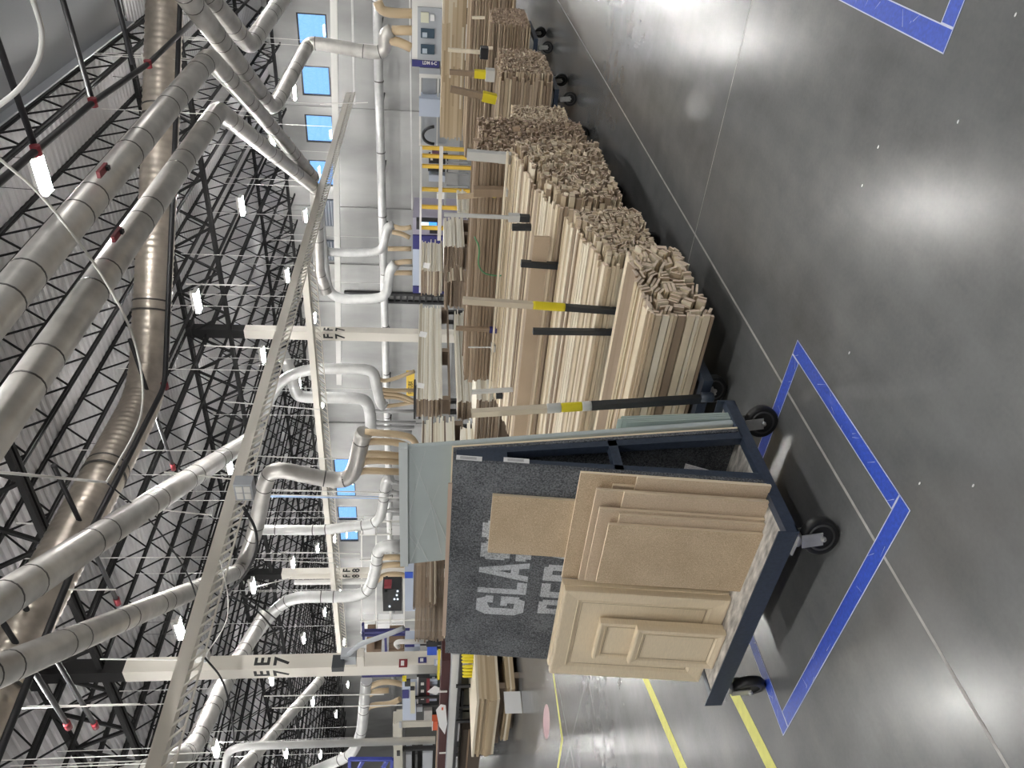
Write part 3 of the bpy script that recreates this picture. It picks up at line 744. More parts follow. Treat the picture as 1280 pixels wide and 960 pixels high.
# ------------------------------------------------------------------ stacks of boards farther back
def stack(name, lab, Yc, yc, yr, yl, xt, xb, layer, cols_r, cols_l, seed, seg=.5, jag=.05, pallet=True, cat='board stack'):
    """corner edge at photo y=yc in plane Y=Yc; right face runs back to yr, left face to yl; heights xt..xb"""
    top = P(xt, yc, Y=Yc); bot = P(xb, yc, Y=Yc); Xc = top.x; z1_, z0_ = top.z, bot.z
    Yr = P(xt, yr, X=Xc).y; Xl = P(xt, yl, Y=Yc).x
    RR = random.Random(seed)
    t = thing(name, lab, cat, (Xc, Yc, z0_))
    mb = MB(); z = z0_
    y = Yc
    # vertical slices seen from the right, horizontal layers: boards lie flat, long side toward +X
    while z < z1_-.004:
        h = min(z1_-z, layer*RR.uniform(.8, 1.25)); g = RR.random()
        y0 = Yc+RR.uniform(0, jag); y1 = Yr-RR.uniform(0, jag*4)
        x0 = Xl-RR.uniform(0, jag); x1 = Xc-RR.uniform(0, jag*.5)
        ir = RR.choice(cols_r); il = RR.choice(cols_l)
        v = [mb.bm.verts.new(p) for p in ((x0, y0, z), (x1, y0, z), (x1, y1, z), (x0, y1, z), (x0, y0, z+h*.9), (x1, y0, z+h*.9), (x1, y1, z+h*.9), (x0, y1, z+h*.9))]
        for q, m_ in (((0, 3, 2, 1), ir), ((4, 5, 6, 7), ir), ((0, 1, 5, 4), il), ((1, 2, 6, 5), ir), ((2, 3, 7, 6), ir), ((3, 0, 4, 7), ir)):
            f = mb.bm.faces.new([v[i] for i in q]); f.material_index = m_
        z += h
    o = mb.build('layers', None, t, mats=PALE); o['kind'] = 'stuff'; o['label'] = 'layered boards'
    if z0_ > .3:
        for (px, py) in ((Xc-.06, Yc+.06), (Xl+.06, Yc+.06), (Xc-.06, Yr-.2), (Xl+.06, Yr-.2)): MB().box((px-.03, py-.03, 0), (px+.03, py+.03, z0_-.125)).build('rack_leg', BLACK, t)
    if pallet:
        mb = MB(); n = 3
        for i in range(n): 
            yy = Yc+.05+(Yr-Yc-.25)*i/(n-1); mb.box((Xl+.02, yy, z0_-.10), (Xc-.03, yy+.1, z0_-.005))
        mb.box((Xl+.02, Yc+.02, z0_-.125), (Xc-.03, Yr-.1, z0_-.10))
        mb.build('pallet', PALE[4], t)
    return t
ST = 'board_stack'
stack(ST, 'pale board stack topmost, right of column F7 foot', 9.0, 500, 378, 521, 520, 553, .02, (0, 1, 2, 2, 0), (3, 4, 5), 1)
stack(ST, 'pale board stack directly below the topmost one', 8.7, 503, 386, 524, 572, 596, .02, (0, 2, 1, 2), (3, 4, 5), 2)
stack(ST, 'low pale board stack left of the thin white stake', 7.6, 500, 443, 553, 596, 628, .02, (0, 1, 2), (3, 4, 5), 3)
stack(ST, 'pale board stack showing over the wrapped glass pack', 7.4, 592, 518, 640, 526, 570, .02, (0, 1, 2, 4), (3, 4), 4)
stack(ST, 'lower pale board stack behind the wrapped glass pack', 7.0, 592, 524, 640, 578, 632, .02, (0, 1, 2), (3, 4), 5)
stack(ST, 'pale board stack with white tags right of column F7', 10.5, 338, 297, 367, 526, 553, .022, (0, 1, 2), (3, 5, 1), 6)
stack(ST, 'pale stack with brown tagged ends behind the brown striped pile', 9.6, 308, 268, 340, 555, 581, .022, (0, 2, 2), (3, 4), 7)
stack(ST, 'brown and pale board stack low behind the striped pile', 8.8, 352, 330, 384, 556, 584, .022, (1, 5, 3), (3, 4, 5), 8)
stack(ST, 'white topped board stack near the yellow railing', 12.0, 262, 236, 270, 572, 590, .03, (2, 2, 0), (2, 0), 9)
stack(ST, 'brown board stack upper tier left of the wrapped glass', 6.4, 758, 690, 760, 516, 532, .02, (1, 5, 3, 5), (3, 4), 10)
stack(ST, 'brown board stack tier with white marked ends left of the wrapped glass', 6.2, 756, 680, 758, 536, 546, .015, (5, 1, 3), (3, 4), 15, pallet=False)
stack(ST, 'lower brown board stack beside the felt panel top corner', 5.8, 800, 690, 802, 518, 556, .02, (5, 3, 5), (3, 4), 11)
# laminated oak blanks
def lam(name, lab, x0, x1, y0, y1, z0, z1_, seed, ends, nz=9):
    RR = random.Random(seed); t = thing(name, lab, 'lumber stack', ((x0+x1)/2, (y0+y1)/2, z0)); dz = (z1_-z0)/nz
    mb = MB()
    for k in range(nz):
        along_x = (x1-x0) > (y1-y0); L0_, L1_ = (x0, x1) if along_x else (y0, y1); u = L0_+RR.uniform(-.03, .03)
        while u < L1_-.1:
            l = min(L1_-u+RR.uniform(-.02, .02), RR.uniform(.5, 1.4)); j = RR.uniform(0, .008)
            if along_x: mb.box((u, y0+j, z0+k*dz), (u+l-.003, y1-j, z0+(k+.96)*dz), mi=RR.choice((6, 7, 8, 6, 1)))
            else: mb.box((x0+j, u, z0+k*dz), (x1-j, u+l-.003, z0+(k+.96)*dz), mi=RR.choice((6, 7, 8, 6, 1)))
            u += l
    o = mb.build('blanks', None, t, mats=PALE); o['kind'] = 'stuff'; o['label'] = 'laminated blanks'
    mb = MB()
    for q in range(4):
        if (x1-x0) > (y1-y0): mb.box((x0+.2+q*(x1-x0-.5)/3, y0+.02, z0-.10), (x0+.3+q*(x1-x0-.5)/3, y1-.02, z0-.002))
        else: mb.box((x0+.02, y0+.2+q*(y1-y0-.5)/3, z0-.10), (x1-.02, y0+.3+q*(y1-y0-.5)/3, z0-.002))
    mb.build('bearers', PALE[4], t)
    return t
lam(ST, 'long laminated oak blanks stacked high, with machine windows behind', -5.05, -1.9, 14.0, 14.8, 1.02, 1.42, 31, 0, 12)
lam(ST, 'dark shaded blanks under the long laminated oak stack', -4.6, -1.9, 13.9, 14.6, .35, .88, 32, 0, 9)
zt_, zm_, zb_2 = (P(q, 880, X=-11.6).z for q in (596, 627, 647))
lam(ST, 'wide laminated oak blank stack beyond the cart, with ragged light faces', -13.4, -11.6, 6.75, 9.6, zm_+.02, zt_, 33, 0, 9)
lam(ST, 'pale board stack under the laminated blanks with a white paper on its corner', -13.2, -11.55, 6.9, 9.7, zb_2+.02, zm_-.10, 34, 0, 5)
q = P(649, 872, X=-11.5); tag(MB().box((-11.53, q.y-.25, zb_2-.05), (-11.515, q.y+.12, zb_2+.22)).build('paper_sheet', PAPER), 'white paper sheet stapled to the corner of the pale stack', 'paper')

# ------------------------------------------------------------------ machines along the window wall
YM = 29.5
def mbx(y0, y1, x0, x1, Y, D, m, name, parent, dy=0):
    a = P(x0, (y0+y1)/2, Y=Y); b = P(x1, (y0+y1)/2, Y=Y); xa = P(x0, y0, Y=Y).x; xb = P(x0, y1, Y=Y).x
    return MB().box((xb, Y+dy, b.z), (xa, Y+dy+D, a.z)).build(name, m, parent)
c = P(540, 45, Y=YM)
t = thing('moulder_machine', 'white enclosed moulding machine with two dark windows and navy end band', 'machine', (c.x, YM, 0))
mbx(-12, 74, 515, 600, YM, 2, WHITE, 'cabinet', t)
mbx(8, 74, 522, 552, YM, .1, GREYP, 'front_panel', t, -.08)
for y0, y1 in ((34, 46), (54, 66)):
    w = mbx(y0, y1, 526, 543, YM, .05, mat('machine_window', (.05, .08, .11), .15), 'window', t, -.14)
    mbx(y0+5, y1-1, 528, 534, YM, .02, mat('window_glint', (.45, .52, .58), .3), 'painted_reflection', t, -.17)  # pale patch: a reflection painted onto the dark machine window
o = mbx(14, 27, 526, 536, YM, .05, mat('panel_cream', (.7, .7, .55), .5), 'control_panel', t, -.14)
o = mbx(17, 25, 538, 543, YM, .05, PAPER, 'notice', t, -.14)
nb = mbx(74, 82, 515, 549, YM, 2, NAVYP, 'end_band', t, -.1)
c2 = P(539, 81.2, Y=YM-.14)
# band faces the camera; the writing runs across the band
pa = P(531, 80.5, Y=YM-.13)
text('lettering', 'LDM 6-C', .17, WHITE, t, P(528, 80.2, Y=YM-.13), (0, 0, -1), (1, 0, 0), .006, .8)
t = thing('machine_outfeed', 'grey open outfeed frame with a pale cover box beside the white machine', 'machine', (P(540, 130, Y=YM).x, YM, 0))
mbx(84, 92, 524, 550, YM, 1, GREYP, 'end_plate', t); mbx(92, 97, 524, 552, YM, 1, WHITE, 'header', t)
mbx(97, 182, 524, 526, YM, .1, WHITE, 'top_rail', t); mbx(97, 182, 546, 548, YM, .1, WHITE, 'lower_rail', t)
o = mbx(120, 142, 524, 551, YM, .8, BLUEGREY, 'cover_box', t, -.3)
mbx(97, 120, 528, 545, YM, .3, GREYP, 'back_panel', t, .3); mbx(142, 182, 527, 560, YM, .3, GREYP, 'rear_panel', t, .3)
mb = MB(); pts = []
for k in range(14):
    a = PI*k/13; pts.append(P(543-16*math.sin(a)*.9, 176-12*(1-math.cos(a))/1.0*.9+4, Y=YM-.2))
mb.tube(pts, .06, 6).build('loop_hose', BLACK, t)
# yellow safety railing
t = thing('safety_railing', 'yellow and white safety railing in front of the window wall machines', 'railing', (P(560, 230, Y=27.5).x, 27.5, 0))
for yy, x0, x1 in ((185, 525, 600), (195, 525, 545), (208, 525, 582), (237, 525, 572), (259, 525, 571), (285, 525, 556)):
    a = P(x0, yy-2, Y=27.5); b = P(x0, yy+2, Y=27.5); MB().box((b.x, 27.5, 0), (a.x, 27.62, a.z)).build('rail_post', YRAIL, t)
a = P(525, 182, Y=27.5); b = P(526.5, 365, Y=27.5)
MB().box((P(525, 365, Y=27.5).x, 27.45, a.z-.08), (a.x, 27.5, a.z)).build('top_rail', WHITE, t)
MB().box((P(548, 300, Y=27.5).x, 27.45, P(548, 240, Y=27.5).z-.14), (P(548, 182, Y=27.5).x, 27.5, P(548, 240, Y=27.5).z)).build('mid_rail', COLW, t)
t = thing('infeed_machine', 'grey violet infeed machine with navy bands and lit monitor behind the railing', 'machine', (P(540, 300, Y=YM).x, YM, 0))
mbx(272, 293, 516, 600, YM, 2, mat('violet_grey', (.36, .34, .42), .5), 'cabinet', t); mbx(293, 310, 516, 600, YM, 2.1, NAVYP, 'navy_band', t, -.1)
mbx(310, 357, 516, 600, YM, 2, BLUEGREY, 'side_cabinet', t); mbx(357, 365, 516, 600, YM, 2.1, NAVYP, 'end_band', t, -.1)
mbx(276, 281, 537, 549, YM, .05, BLACK, 'dark_hatch', t, -.06); mbx(286, 291, 537, 549, YM, .05, BLACK, 'dark_hatch', t, -.06)
o = mbx(262, 273, 521, 550, YM, .3, BLACK, 'monitor', t, -1.0); mbx(264, 271, 526, 536, YM, .02, SCREEN, 'screen', o, -1.03); mbx(264, 271, 536, 546, YM, .02, SCREENB, 'screen_window', o, -1.03)
# clutter between railing posts
t = thing('work_table', 'cluttered metal work table between the yellow railing posts', 'table', (P(555, 225, Y=28.4).x, 28.4, 0))
mbx(200, 262, 556, 558, 28.4, 1.0, GREYP, 'table_top', t)
for yy in (202, 216, 232, 258): mbx(yy, yy+1.5, 558, 585, 28.4, .06, GREYP, 'table_leg', t)
mbx(243, 250, 546, 556, 28.4, .4, PAPER, 'white_box', t, .1) ; mbx(220, 228, 536, 556, 28.4, .4, BLUEGREY, 'grey_case', t, .1)
t = thing('console', 'dark console with a white top behind the yellow posts', 'console', (P(545, 200, Y=28.6).x, 28.6, 0))
mbx(195, 204, 536, 560, 28.6, .4, BLACK, 'body', t); mbx(193, 199, 538, 541, 28.6, .3, PAPER, 'white_cap', t, -.1); mbx(188, 197, 540, 551, 28.6, .25, mat('plum', (.12, .05, .09), .6), 'plum_panel', t, -.1); mbx(212, 214, 535, 560, 28.6, .3, BLACK, 'side_post', t)
# yellow sign
s0 = P(508, 495, Y=34); s1 = P(517, 464, Y=34)
t = thing('yellow_sign', 'long yellow sign with black letters left of the pale stacks', 'sign', ((s0.x+s1.x)/2, 34, s1.z-.1))
MB().box((s0.x, 34, s1.z-.05), (s1.x, 34.06, s0.z)).build('sign_board', mat('sign_yellow', (.80, .55, .08), .6), t)
text('lettering', 'FOTUBX', .34, INK, t, (s0.x+.16, 33.99, s1.z+.06), (1, 0, 0), (0, 0, 1), .006, .66, 1.05)
# black rack posts beside sign
t = thing('dark_machine', 'black machine side with white slot beside the pale stacks', 'machine', (P(520, 500, Y=18).x, 18, 0))
mbx(482, 524, 517, 519.5, 18, .3, BLACK, 'upper_rail', t); mbx(484, 524, 523, 526, 18, .3, BLACK, 'lower_rail', t); mbx(487, 524, 519.8, 522.6, 18, .2, mat('lilac_grey', (.35, .34, .40), .5), 'slot', t, .05)

# long round duct on the wall
a = P(470, -60, Y=39.6); b = P(489, 640, Y=39.6)
t = thing('wall_duct', 'long straight grey duct running low across the window wall', 'duct', (-20, 39.6, a.z))
MB().tube([(12, 39.6, a.z), (-76, 39.6, a.z+.05)], .22, 16).build('pipe', GALVW, t)
for k in range(16): MB().tube([(10-k*3.6, 39.6, a.z), (10.05-k*3.6, 39.6, a.z)], .235, 16).build('seam_band', BAND, t)
for k in range(16): MB().box((9-k*3.6, 39.6, a.z-.2), (9.06-k*3.6, 41.0, a.z-.14)).build('wall_bracket', BLACK, t)
# thin rails/beams
def beam(lab, p0, p1, w, h, m=WHITE, name='support_beam', cat='beam'):
    o = MB().bar(p0, p1, w, h).build(name, m); return tag(o, lab, cat)
beam('long pale beam under the windows on the back wall', P(417, -10, Y=37), P(424, 480, Y=37), .22, .30)
beam('thin conduit running level above the white machine on the back wall', P(512, -8, Y=31), P(515, 262, Y=31), .05, .05, GALVW, 'wall_conduit', 'conduit')
beam('thin conduit along the back wall beside the first windows', P(440, -8, Y=39), P(443, 130, Y=39), .10, .10, GALVW, 'wall_conduit', 'conduit')
for lab_, (y0, y1, x0, x1) in (('dark louvred vent high on the back wall above the pale sign board', (250, 283, 401, 421)), ('dark louvred vent beside the cable ladder on the back wall', (301, 326, 404, 425))):
    a = P(x0, y0, Y=40.8); b = P(x1, y1, Y=40.8); t = thing('wall_vent', lab_, 'vent', ((a.x+b.x)/2, 40.8, b.z)); MB().box((b.x, 40.8, b.z), (a.x, 40.95, a.z)).build('frame', mat('dark_vent', (.06, .075, .10), .5), t)
    for k in range(5): MB().box((b.x+.05, 40.77, b.z+(a.z-b.z)*(k+.4)/5), (a.x-.05, 40.8, b.z+(a.z-b.z)*(k+.6)/5)).build('louvre', GREYP, t)
for lab_, (x, y, Y_) in (('white paper tag on the topmost pale stack near its far end', (529, 418, 8.93)), ('white paper tag hanging at the near corner of the topmost pale stack', (526, 482, 8.93)), ('white paper tag on the pale stack by the violet machine', (533, 332, 10.4))):
    q = P(x, y, Y=Y_); tag(MB().box((-.045, -.002, -.05), (.045, .002, .05), Matrix.Translation(q) @ Matrix.Rotation(.2, 4, 'Y')).build('paper_tag', PAPER), lab_, 'paper tag')
# cable trays
def tray(lab, A, B, w, h, hang, n):
    A = Vector(A); B = Vector(B); t = thing('cable_tray', lab, 'cable tray', (A+B)/2); d = (B-A); L = d.length; u = d.normalized(); s = Vector((0, 0, 1)).cross(u).normalized()
    # solid white top beam
    MB().bar(A, B, w, h).build('box_beam', COLW, t)
    mb = MB(); off = s*(w*.5+.02)
    for zz in (-h/2-.02, -h/2-h*1.1): mb.bar(A-off+Vector((0, 0, zz)), B-off+Vector((0, 0, zz)), .03, .03)
    k = int(L/.22)
    for i in range(k):
        p = A+u*(L*i/k)-off; mb.bar(p+Vector((0, 0, -h/2-.02)), p+u*(L/k)+Vector((0, 0, -h/2-h*1.1)), .03, .03)
    mb.build('lattice', COLW, t)
    for i in range(n):
        p = A+u*(L*(i+.5)/n); MB().bar(p, p+Vector((0, 0, ZR-.6-p.z)), .012, .012).build('hanger_rod', WHITE, t)
    return t
tray('long white lattice cable tray running down the hall in front of column E7', (-11.75, 2.5, 5.5), (-11.85, 38, 5.5), .26, .20, 1, 12)
tray('white lattice cable tray crossing behind column F7 toward the left', (-12.0, 21.75, 5.45), (-34, 21.4, 5.45), .24, .20, 1, 9)

# ------------------------------------------------------------------ ducts
def smooth(pts, r=.6, n=5):
    pts = [Vector(p) for p in pts]; out = [pts[0]]
    for i in range(1, len(pts)-1):
        a, b, c = pts[i-1], pts[i], pts[i+1]; la = min(r, (b-a).length*.45); lc = min(r, (c-b).length*.45)
        p = b+(a-b).normalized()*la; q = b+(c-b).normalized()*lc
        for k in range(n+1):
            s = k/n; out.append(p.lerp(b, s).lerp(b.lerp(q, s), s))
    out.append(pts[-1]); return out
def duct(lab, pts, r, m=GALV, bend=.7, band=1.7, name='dust_duct', n=18, cat='duct', collar=True):
    pp = smooth(pts, bend, 6)
    c = sum((Vector(p) for p in pts), Vector())/len(pts); t = thing(name, lab, cat, pp[0])
    MB().tube(pp, r, n).build('pipe', m, t)
    if band:
        acc = band*.5; have = 0
        for a, b in zip(pp, pp[1:]):
            L = (b-a).length
            if L < 1e-5: continue
            while acc < L:
                p = a.lerp(b, acc/L); d = (b-a).normalized(); MB().tube([p, p+d*.03], r*1.018, n).build('seam_band', BAND, t); have += 1
                acc += band if (have % 2) else band*.35
            acc -= L
    k = 0
    for i_ in range(1, len(pp)-1, max(2, len(pp)//4)):
        p = pp[i_]
        if abs((pp[i_+1]-pp[i_-1]).normalized().z) < .8: MB().bar(p+Vector((0, 0, r)), (p.x, p.y, ZR-.72), .012, .012).build('hanger_wire', WHITE, t)
    return t
def branches(t, spec, Y, r=.075, m=HOSE):
    """flex hoses: photo polyline each"""
    for pl in spec:
        pts = smooth([P(x, y, Y=Y) for x, y in pl], .5, 4)
        MB().tube(pts, r, 8).build('hose', m, t)
D = lambda Y, *q: [P(x, y, Y=Y) for x, y in q]
def W(px, p):  # radius from photo width
    return px*(Vector(p)-CAM).dot(FW)/F/2
Z65 = 6.5
# roof-level mains along the hall
p0 = Vector((-5.12, 1.0, 6.5)); p1 = P(262, 72, Z=6.5)
e1 = P(392, 222, Y=p1.y+9)
duct('galvanised duct overhead, upper of the two parallel mains ending in a sharp elbow', [p0, p1, P(325, 142, Y=p1.y+4.5), e1], .225, bend=.3)
p0 = Vector((-6.15, -1.5, 6.5)); p1 = P(273, 138, Z=6.5)
e2 = P(395, 236, Y=p1.y+9)
duct('galvanised duct overhead, lower of the two parallel mains, dropping to the window wall', [p0, p1, P(332, 185, Y=p1.y+4.5), e2, P(399, 340, Y=p1.y+9.5), P(408, 366, Y=p1.y+9.5)], .225, bend=.3)
a = P(228, -12, Z=6.5); b = P(341, 137, Z=6.5); a = a+(a-b).normalized()*14
t = duct('galvanised duct from the top edge bending down past the first two windows', [a, b, P(384, 57, Y=30), P(392, 53, Y=30), P(470, 67, Y=30), P(482, 62, Y=30), P(480, 44, Y=30), P(490, 38, Y=30)], .235, bend=.7)
branches(t, [[(490, 38), (515, 38)], [(487, 50), (500, 53), (514, 60)], [(472, 2), (478, 16), (516, 17)]], 30, .17)
a = P(255, -10, Z=6.5); b = P(312, 57, Z=6.5); a = a+(a-b).normalized()*14
duct('galvanised duct with a tight elbow near the photo top edge', [a, b, b+(P(356, -6, Y=b.y+5)-b)*2.2], .24, bend=.4)
for lab_, (x, y) in (('red brown hanger clamp on the upper of the two parallel ducts', (128, 213)), ('red brown hanger clamp on the lower of the two parallel ducts', (146, 293))):
    q = P(x, y, Z=6.26); t = thing('duct_clamp', lab_, 'clamp', q); MB().cbox(q, (.10, .34, .05)).build('clamp_bar', RED, t); MB().cbox(q+Vector((0, .1, -.04)), (.06, .08, .05)).build('clamp_nut', BLACK, t)
# diagonal spiral duct
s = [P(0, 870, Z=7.5)+Vector((.2, -3.2, 0)), P(40, 765, Z=7.5), P(184, 492, Z=7.5), P(198, 240, Z=7.5), P(206, -10, Z=7.5)]; s[-1] = s[-1]+(s[-1]-s[-2]).normalized()*10
c0 = s[2]
sp = smooth(s, .8, 6); 
def resample(pp, st):
    out = [pp[0]]; acc = 0
    for a, b in zip(pp, pp[1:]):
        L = (b-a).length
        if L < 1e-6: continue
        k = max(1, int(L/st))
        for i in range(1, k+1): out.append(a.lerp(b, i/k))
    return out
rs = resample(sp, .035)
t = thing('spiral_duct', 'huge ribbed spiral duct bending across the ceiling', 'duct', sp[0])
MB().tube(rs, .38, 28, rf=lambda i: .38+(.014 if (i % 4) == 0 else 0)).build('pipe', SPIRAL, t)
for i in range(90, len(rs)-10, 120):
    MB().tube(rs[i:i+2], .41, 28).build('seam_band', BAND, t); MB().tube(rs[i+6:i+8], .40, 28).build('seam_band', BAND, t)
# diagonal mains (left of picture)
g0_ = P(0, 752, Z=6.5); g1_ = P(322, 543, Z=6.5); g00 = g0_-(g1_-g0_)*.18
t = duct('galvanised diagonal duct, upper one, running from the near corner to the cable tray', [g00, g1_], .225)
gh = P(0, 838, Z=6.5); gh1 = P(303, 712, Z=6.5); gh0 = gh-(gh1-gh)*.2
Yg = gh1.y
duct('galvanised diagonal duct, lower one, with an elbow just past the tray', [gh0, gh1, P(322, 655, Y=Yg), P(331, 600, Y=Yg), P(344, 585, Y=Yg), P(400, 598, Y=Yg), P(432, 601, Y=Yg), P(444, 588, Y=Yg), P(452, 548, Y=Yg), P(456, 540, Y=Yg)], .20, bend=.8, band=1.4)
Yk = Yg
t = thing('hose_set', 'tan flexible hoses dropping toward the machines right of the wrapped glass', 'hose', P(456, 560, Y=Yk))
branches(t, [[(456, 540), (500, 543), (518, 548), (522, 566)], [(452, 556), (462, 551), (500, 553), (516, 562), (518, 572)], [(452, 572), (460, 566), (500, 570)], [(451, 580), (460, 575), (500, 577)], [(450, 590), (456, 588), (500, 590)]], Yk, .085)
t = duct('grey duct dropping from the tray to the hose manifold by the F7 column', [P(325, 520, Y=24), P(352, 474, Y=24), P(385, 461, Y=24), P(455, 461, Y=24), P(467, 465, Y=24), P(470, 478, Y=24), P(476, 505, Y=24), P(481, 508, Y=24)], .21, GALVW, .6, 0)
branches(t, [[(469, 470), (478, 477), (495, 473), (518, 464)], [(471, 482), (478, 488), (518, 488)], [(472, 486), (479, 492), (500, 493), (522, 503)], [(473, 490), (480, 497), (496, 496), (524, 506)], [(480, 508), (500, 506), (520, 502)]], 24, .08)
t = duct('grey duct with a long level drop left of the hose manifold', [P(352, 440, Y=25), P(365, 470, Y=25), P(370, 493, Y=25), P(380, 497, Y=25), P(450, 497, Y=25), P(462, 505, Y=25), P(464, 540, Y=25)], .24, GALVW, .8, 0)
branches(t, [[(464, 512), (470, 514), (524, 514)], [(465, 525), (472, 528), (520, 528)], [(465, 531), (472, 534), (518, 534)], [(464, 538), (472, 540), (515, 540)]], 25, .075, HOSEG)
t = duct('grey duct behind the F7 column bending toward the orange hoses', [P(397, 245, Y=33), P(404, 330, Y=33), P(412, 374, Y=33), P(470, 374, Y=33), P(484, 368, Y=33), P(487, 338, Y=33), P(495, 329, Y=33)], .24, GALVW, 1.2, 0)
branches(t, [[(494, 329), (505, 327), (515, 327)], [(488, 341), (500, 341), (515, 341)]], 33, .13)
t = duct('grey duct stepping down beside the wall duct', [P(400, 290, Y=33.5), P(404, 312, Y=33.5), P(415, 316, Y=33.5), P(470, 316, Y=33.5), P(480, 308, Y=33.5), P(483, 284, Y=33.5), P(492, 281, Y=33.5)], .2, GALVW, 1.0, 0)
branches(t, [[(492, 283), (503, 286), (514, 284)], [(490, 290), (502, 292), (512, 297)], [(485, 311), (500, 311), (514, 311)]], 33.5, .12)
t = duct('pale duct dropping behind the wrapped glass from a level run', [P(320, 662, Y=17.6), P(400, 663, Y=17.6), P(470, 655, Y=17.6), P(478, 640, Y=17.6), P(482, 600, Y=17.6), P(490, 597, Y=17.6)], .165, GALVW, .5, 1.2)
branches(t, [[(484, 606), (492, 602), (500, 604)], [(484, 618), (490, 615), (500, 617)], [(482, 628), (490, 624), (500, 625)], [(480, 640), (488, 637), (500, 638)]], 17.6, .07, HOSEG)
t = duct('grey duct left of the wrapped glass rising to the diagonal main', [P(262, 870, Y=14.5), P(345, 760, Y=17), P(368, 746, Y=17), P(440, 746, Y=17), P(462, 738, Y=17), P(470, 712, Y=17), P(472, 690, Y=17), P(478, 683, Y=17), P(500, 682, Y=17)], .20, GALVW, .6, 1.2)
branches(t, [[(471, 700), (480, 696), (505, 697)], [(470, 712), (480, 706), (505, 706)], [(470, 726), (482, 718), (500, 718), (515, 722)]], 17, .10)
duct('grey duct passing behind column E7 toward the bottom edge', [P(150, 975, Y=7.2), P(215, 953, Y=7.2), P(240, 938, Y=8.5), P(283, 850, Y=11.5), P(330, 770, Y=15)], .21, GALV, .8, 1.2)
duct('straight grey duct behind the vertical pipe left of column E7', [P(300, 965, Y=12), P(400, 850, Y=19)], .20, GALV, .8, 2.0)
t = duct('grey manifold duct behind the control cabinets left of column E7', [P(372, 972, Y=13), P(440, 944, Y=13), P(452, 915, Y=13), P(458, 850, Y=13)], .17, GALVW, .5, 1.2)
branches(t, [[(457, 862), (472, 853), (490, 852), (512, 858)], [(456, 872), (468, 864), (486, 863)], [(455, 890), (464, 881), (488, 880), (500, 874)]], 13, .085)
# galvanised vertical pipe, bottom edge
duct('slim vertical galvanised pipe with an elbow at its top, nearest the bottom edge', [P(280, 975, Y=7.0), P(284, 940, Y=7.0), P(300, 933, Y=7.0), P(544, 925, Y=7.0)], .065, GALVW, .3, 0)

# sprinkler mains with red couplings
def pipe(lab, pts, r, coup=1, m=BLACK):
    t = thing('sprinkler_pipe', lab, 'pipe', Vector(pts[0])); MB().tube(smooth(pts, .3, 4), r, 8).build('pipe_run', m, t)
    for p in pts[1:-1] if coup else []:
        MB().tube([Vector(p)-Vector((.07, 0, 0)), Vector(p)+Vector((.07, 0, 0))], r*1.4, 8).build('red_coupling', RED, t)
    return t
sp0 = [P(-20, 990, Z=6.95), P(95, 700, Z=6.95), P(206, 482, Z=6.95), P(216, 240, Z=6.95), P(226, -20, Z=6.95)]; sp0[-1] = sp0[-1]+(sp0[-1]-sp0[-2]).normalized()*10
pipe('black sprinkler main following the huge spiral duct', sp0, .055)
pipe('rusty sprinkler main with red couplings near the soffit panels', [Vector((-4.15, 0, 6.9)), P(45, 188, Z=6.9), P(116, 128, Z=6.9), P(185, 80, Z=6.9), P(185, 80, Z=6.9)+Vector((0, 9, 0))], .05)
for i, (x, y) in enumerate(((45, 188), (116, 128), (166, 80))):
    q = P(x, y, Z=6.95); pipe(('sprinkler branch line above the soffit edge, nearest the twin tube lamp', 'sprinkler branch line above the soffit edge, middle of three', 'sprinkler branch line above the soffit edge, farthest of three')[i], [q, q+Vector((4.5, 0, .2)), q+Vector((9, 0, .2))], .045, 0)
for i, (x, y) in enumerate(((216, 582), (146, 750), (84, 905), (118, 905))):
    q = P(x, y, Z=7.2); o = pipe(('slanted black sprinkler drop with red tip beside the spiral duct bend', 'slanted black sprinkler drop between the two diagonal ducts', 'slanted black sprinkler drop by the top of column E7', 'second black sprinkler drop by the top of column E7')[i], [q+Vector((3.4, 0, .2)), q], .04, 0)
    MB().tube([q-Vector((.12, 0, 0)), q+Vector((.05, 0, 0))], .055, 8).build('red_coupling', RED, o)

# loose cables
def cable(lab, pts, r=.012, m=WHITE):
    o = MB().tube(smooth(pts, 1.2, 8), r, 5).build('cable', m); return tag(o, lab, 'cable')
cable('white looping cable by the soffit panels', D(4.2, (-6, 135), (25, 112), (50, 75), (54, 40), (45, 10), (38, -8)), .014)
cable('long black and white cable sagging across the two mains', [P(-5, 195, Z=5.9), P(50, 240, Z=5.9), P(120, 330, Z=5.9), P(165, 410, Z=5.9), P(180, 480, Z=5.9), P(176, 530, Z=5.9), P(133, 603, Z=5.9)], .018)
cable('white rope strung across below the spiral duct', [P(-5, 590, Z=5.9), P(133, 603, Z=5.9)], .018)
cable('dark cable falling from the rope across the diagonal ducts', D(9.5, (133, 603), (190, 650), (235, 715), (250, 760), (243, 820)), .014, BLACK)
cable('dark cable bundle falling from the junction box on the tray', D(10.5, (304, 634), (320, 660), (322, 690), (305, 722), (280, 745)), .03, BLACK)
cable('white cable looping along the tray to the white box on column E7', D(9.2, (275, 700), (286, 745), (284, 780), (256, 820)), .012)
cable('black cable swinging behind the tray toward column E7', D(10.5, (285, 745), (320, 760), (345, 790), (357, 830)), .02, BLACK)
cable('second black cable swinging toward column E7', D(10.6, (300, 742), (345, 772), (368, 800), (372, 830)), .016, BLACK)
cable('black cable hanging from the white box past column E7', D(9.0, (256, 822), (280, 850), (291, 900), (293, 940), (288, 965)), .02, BLACK)
cable('white rod from the far lamp to the distant white column', [P(322, 733, Y=19.2), P(366, 722, Y=22.3)], .02)
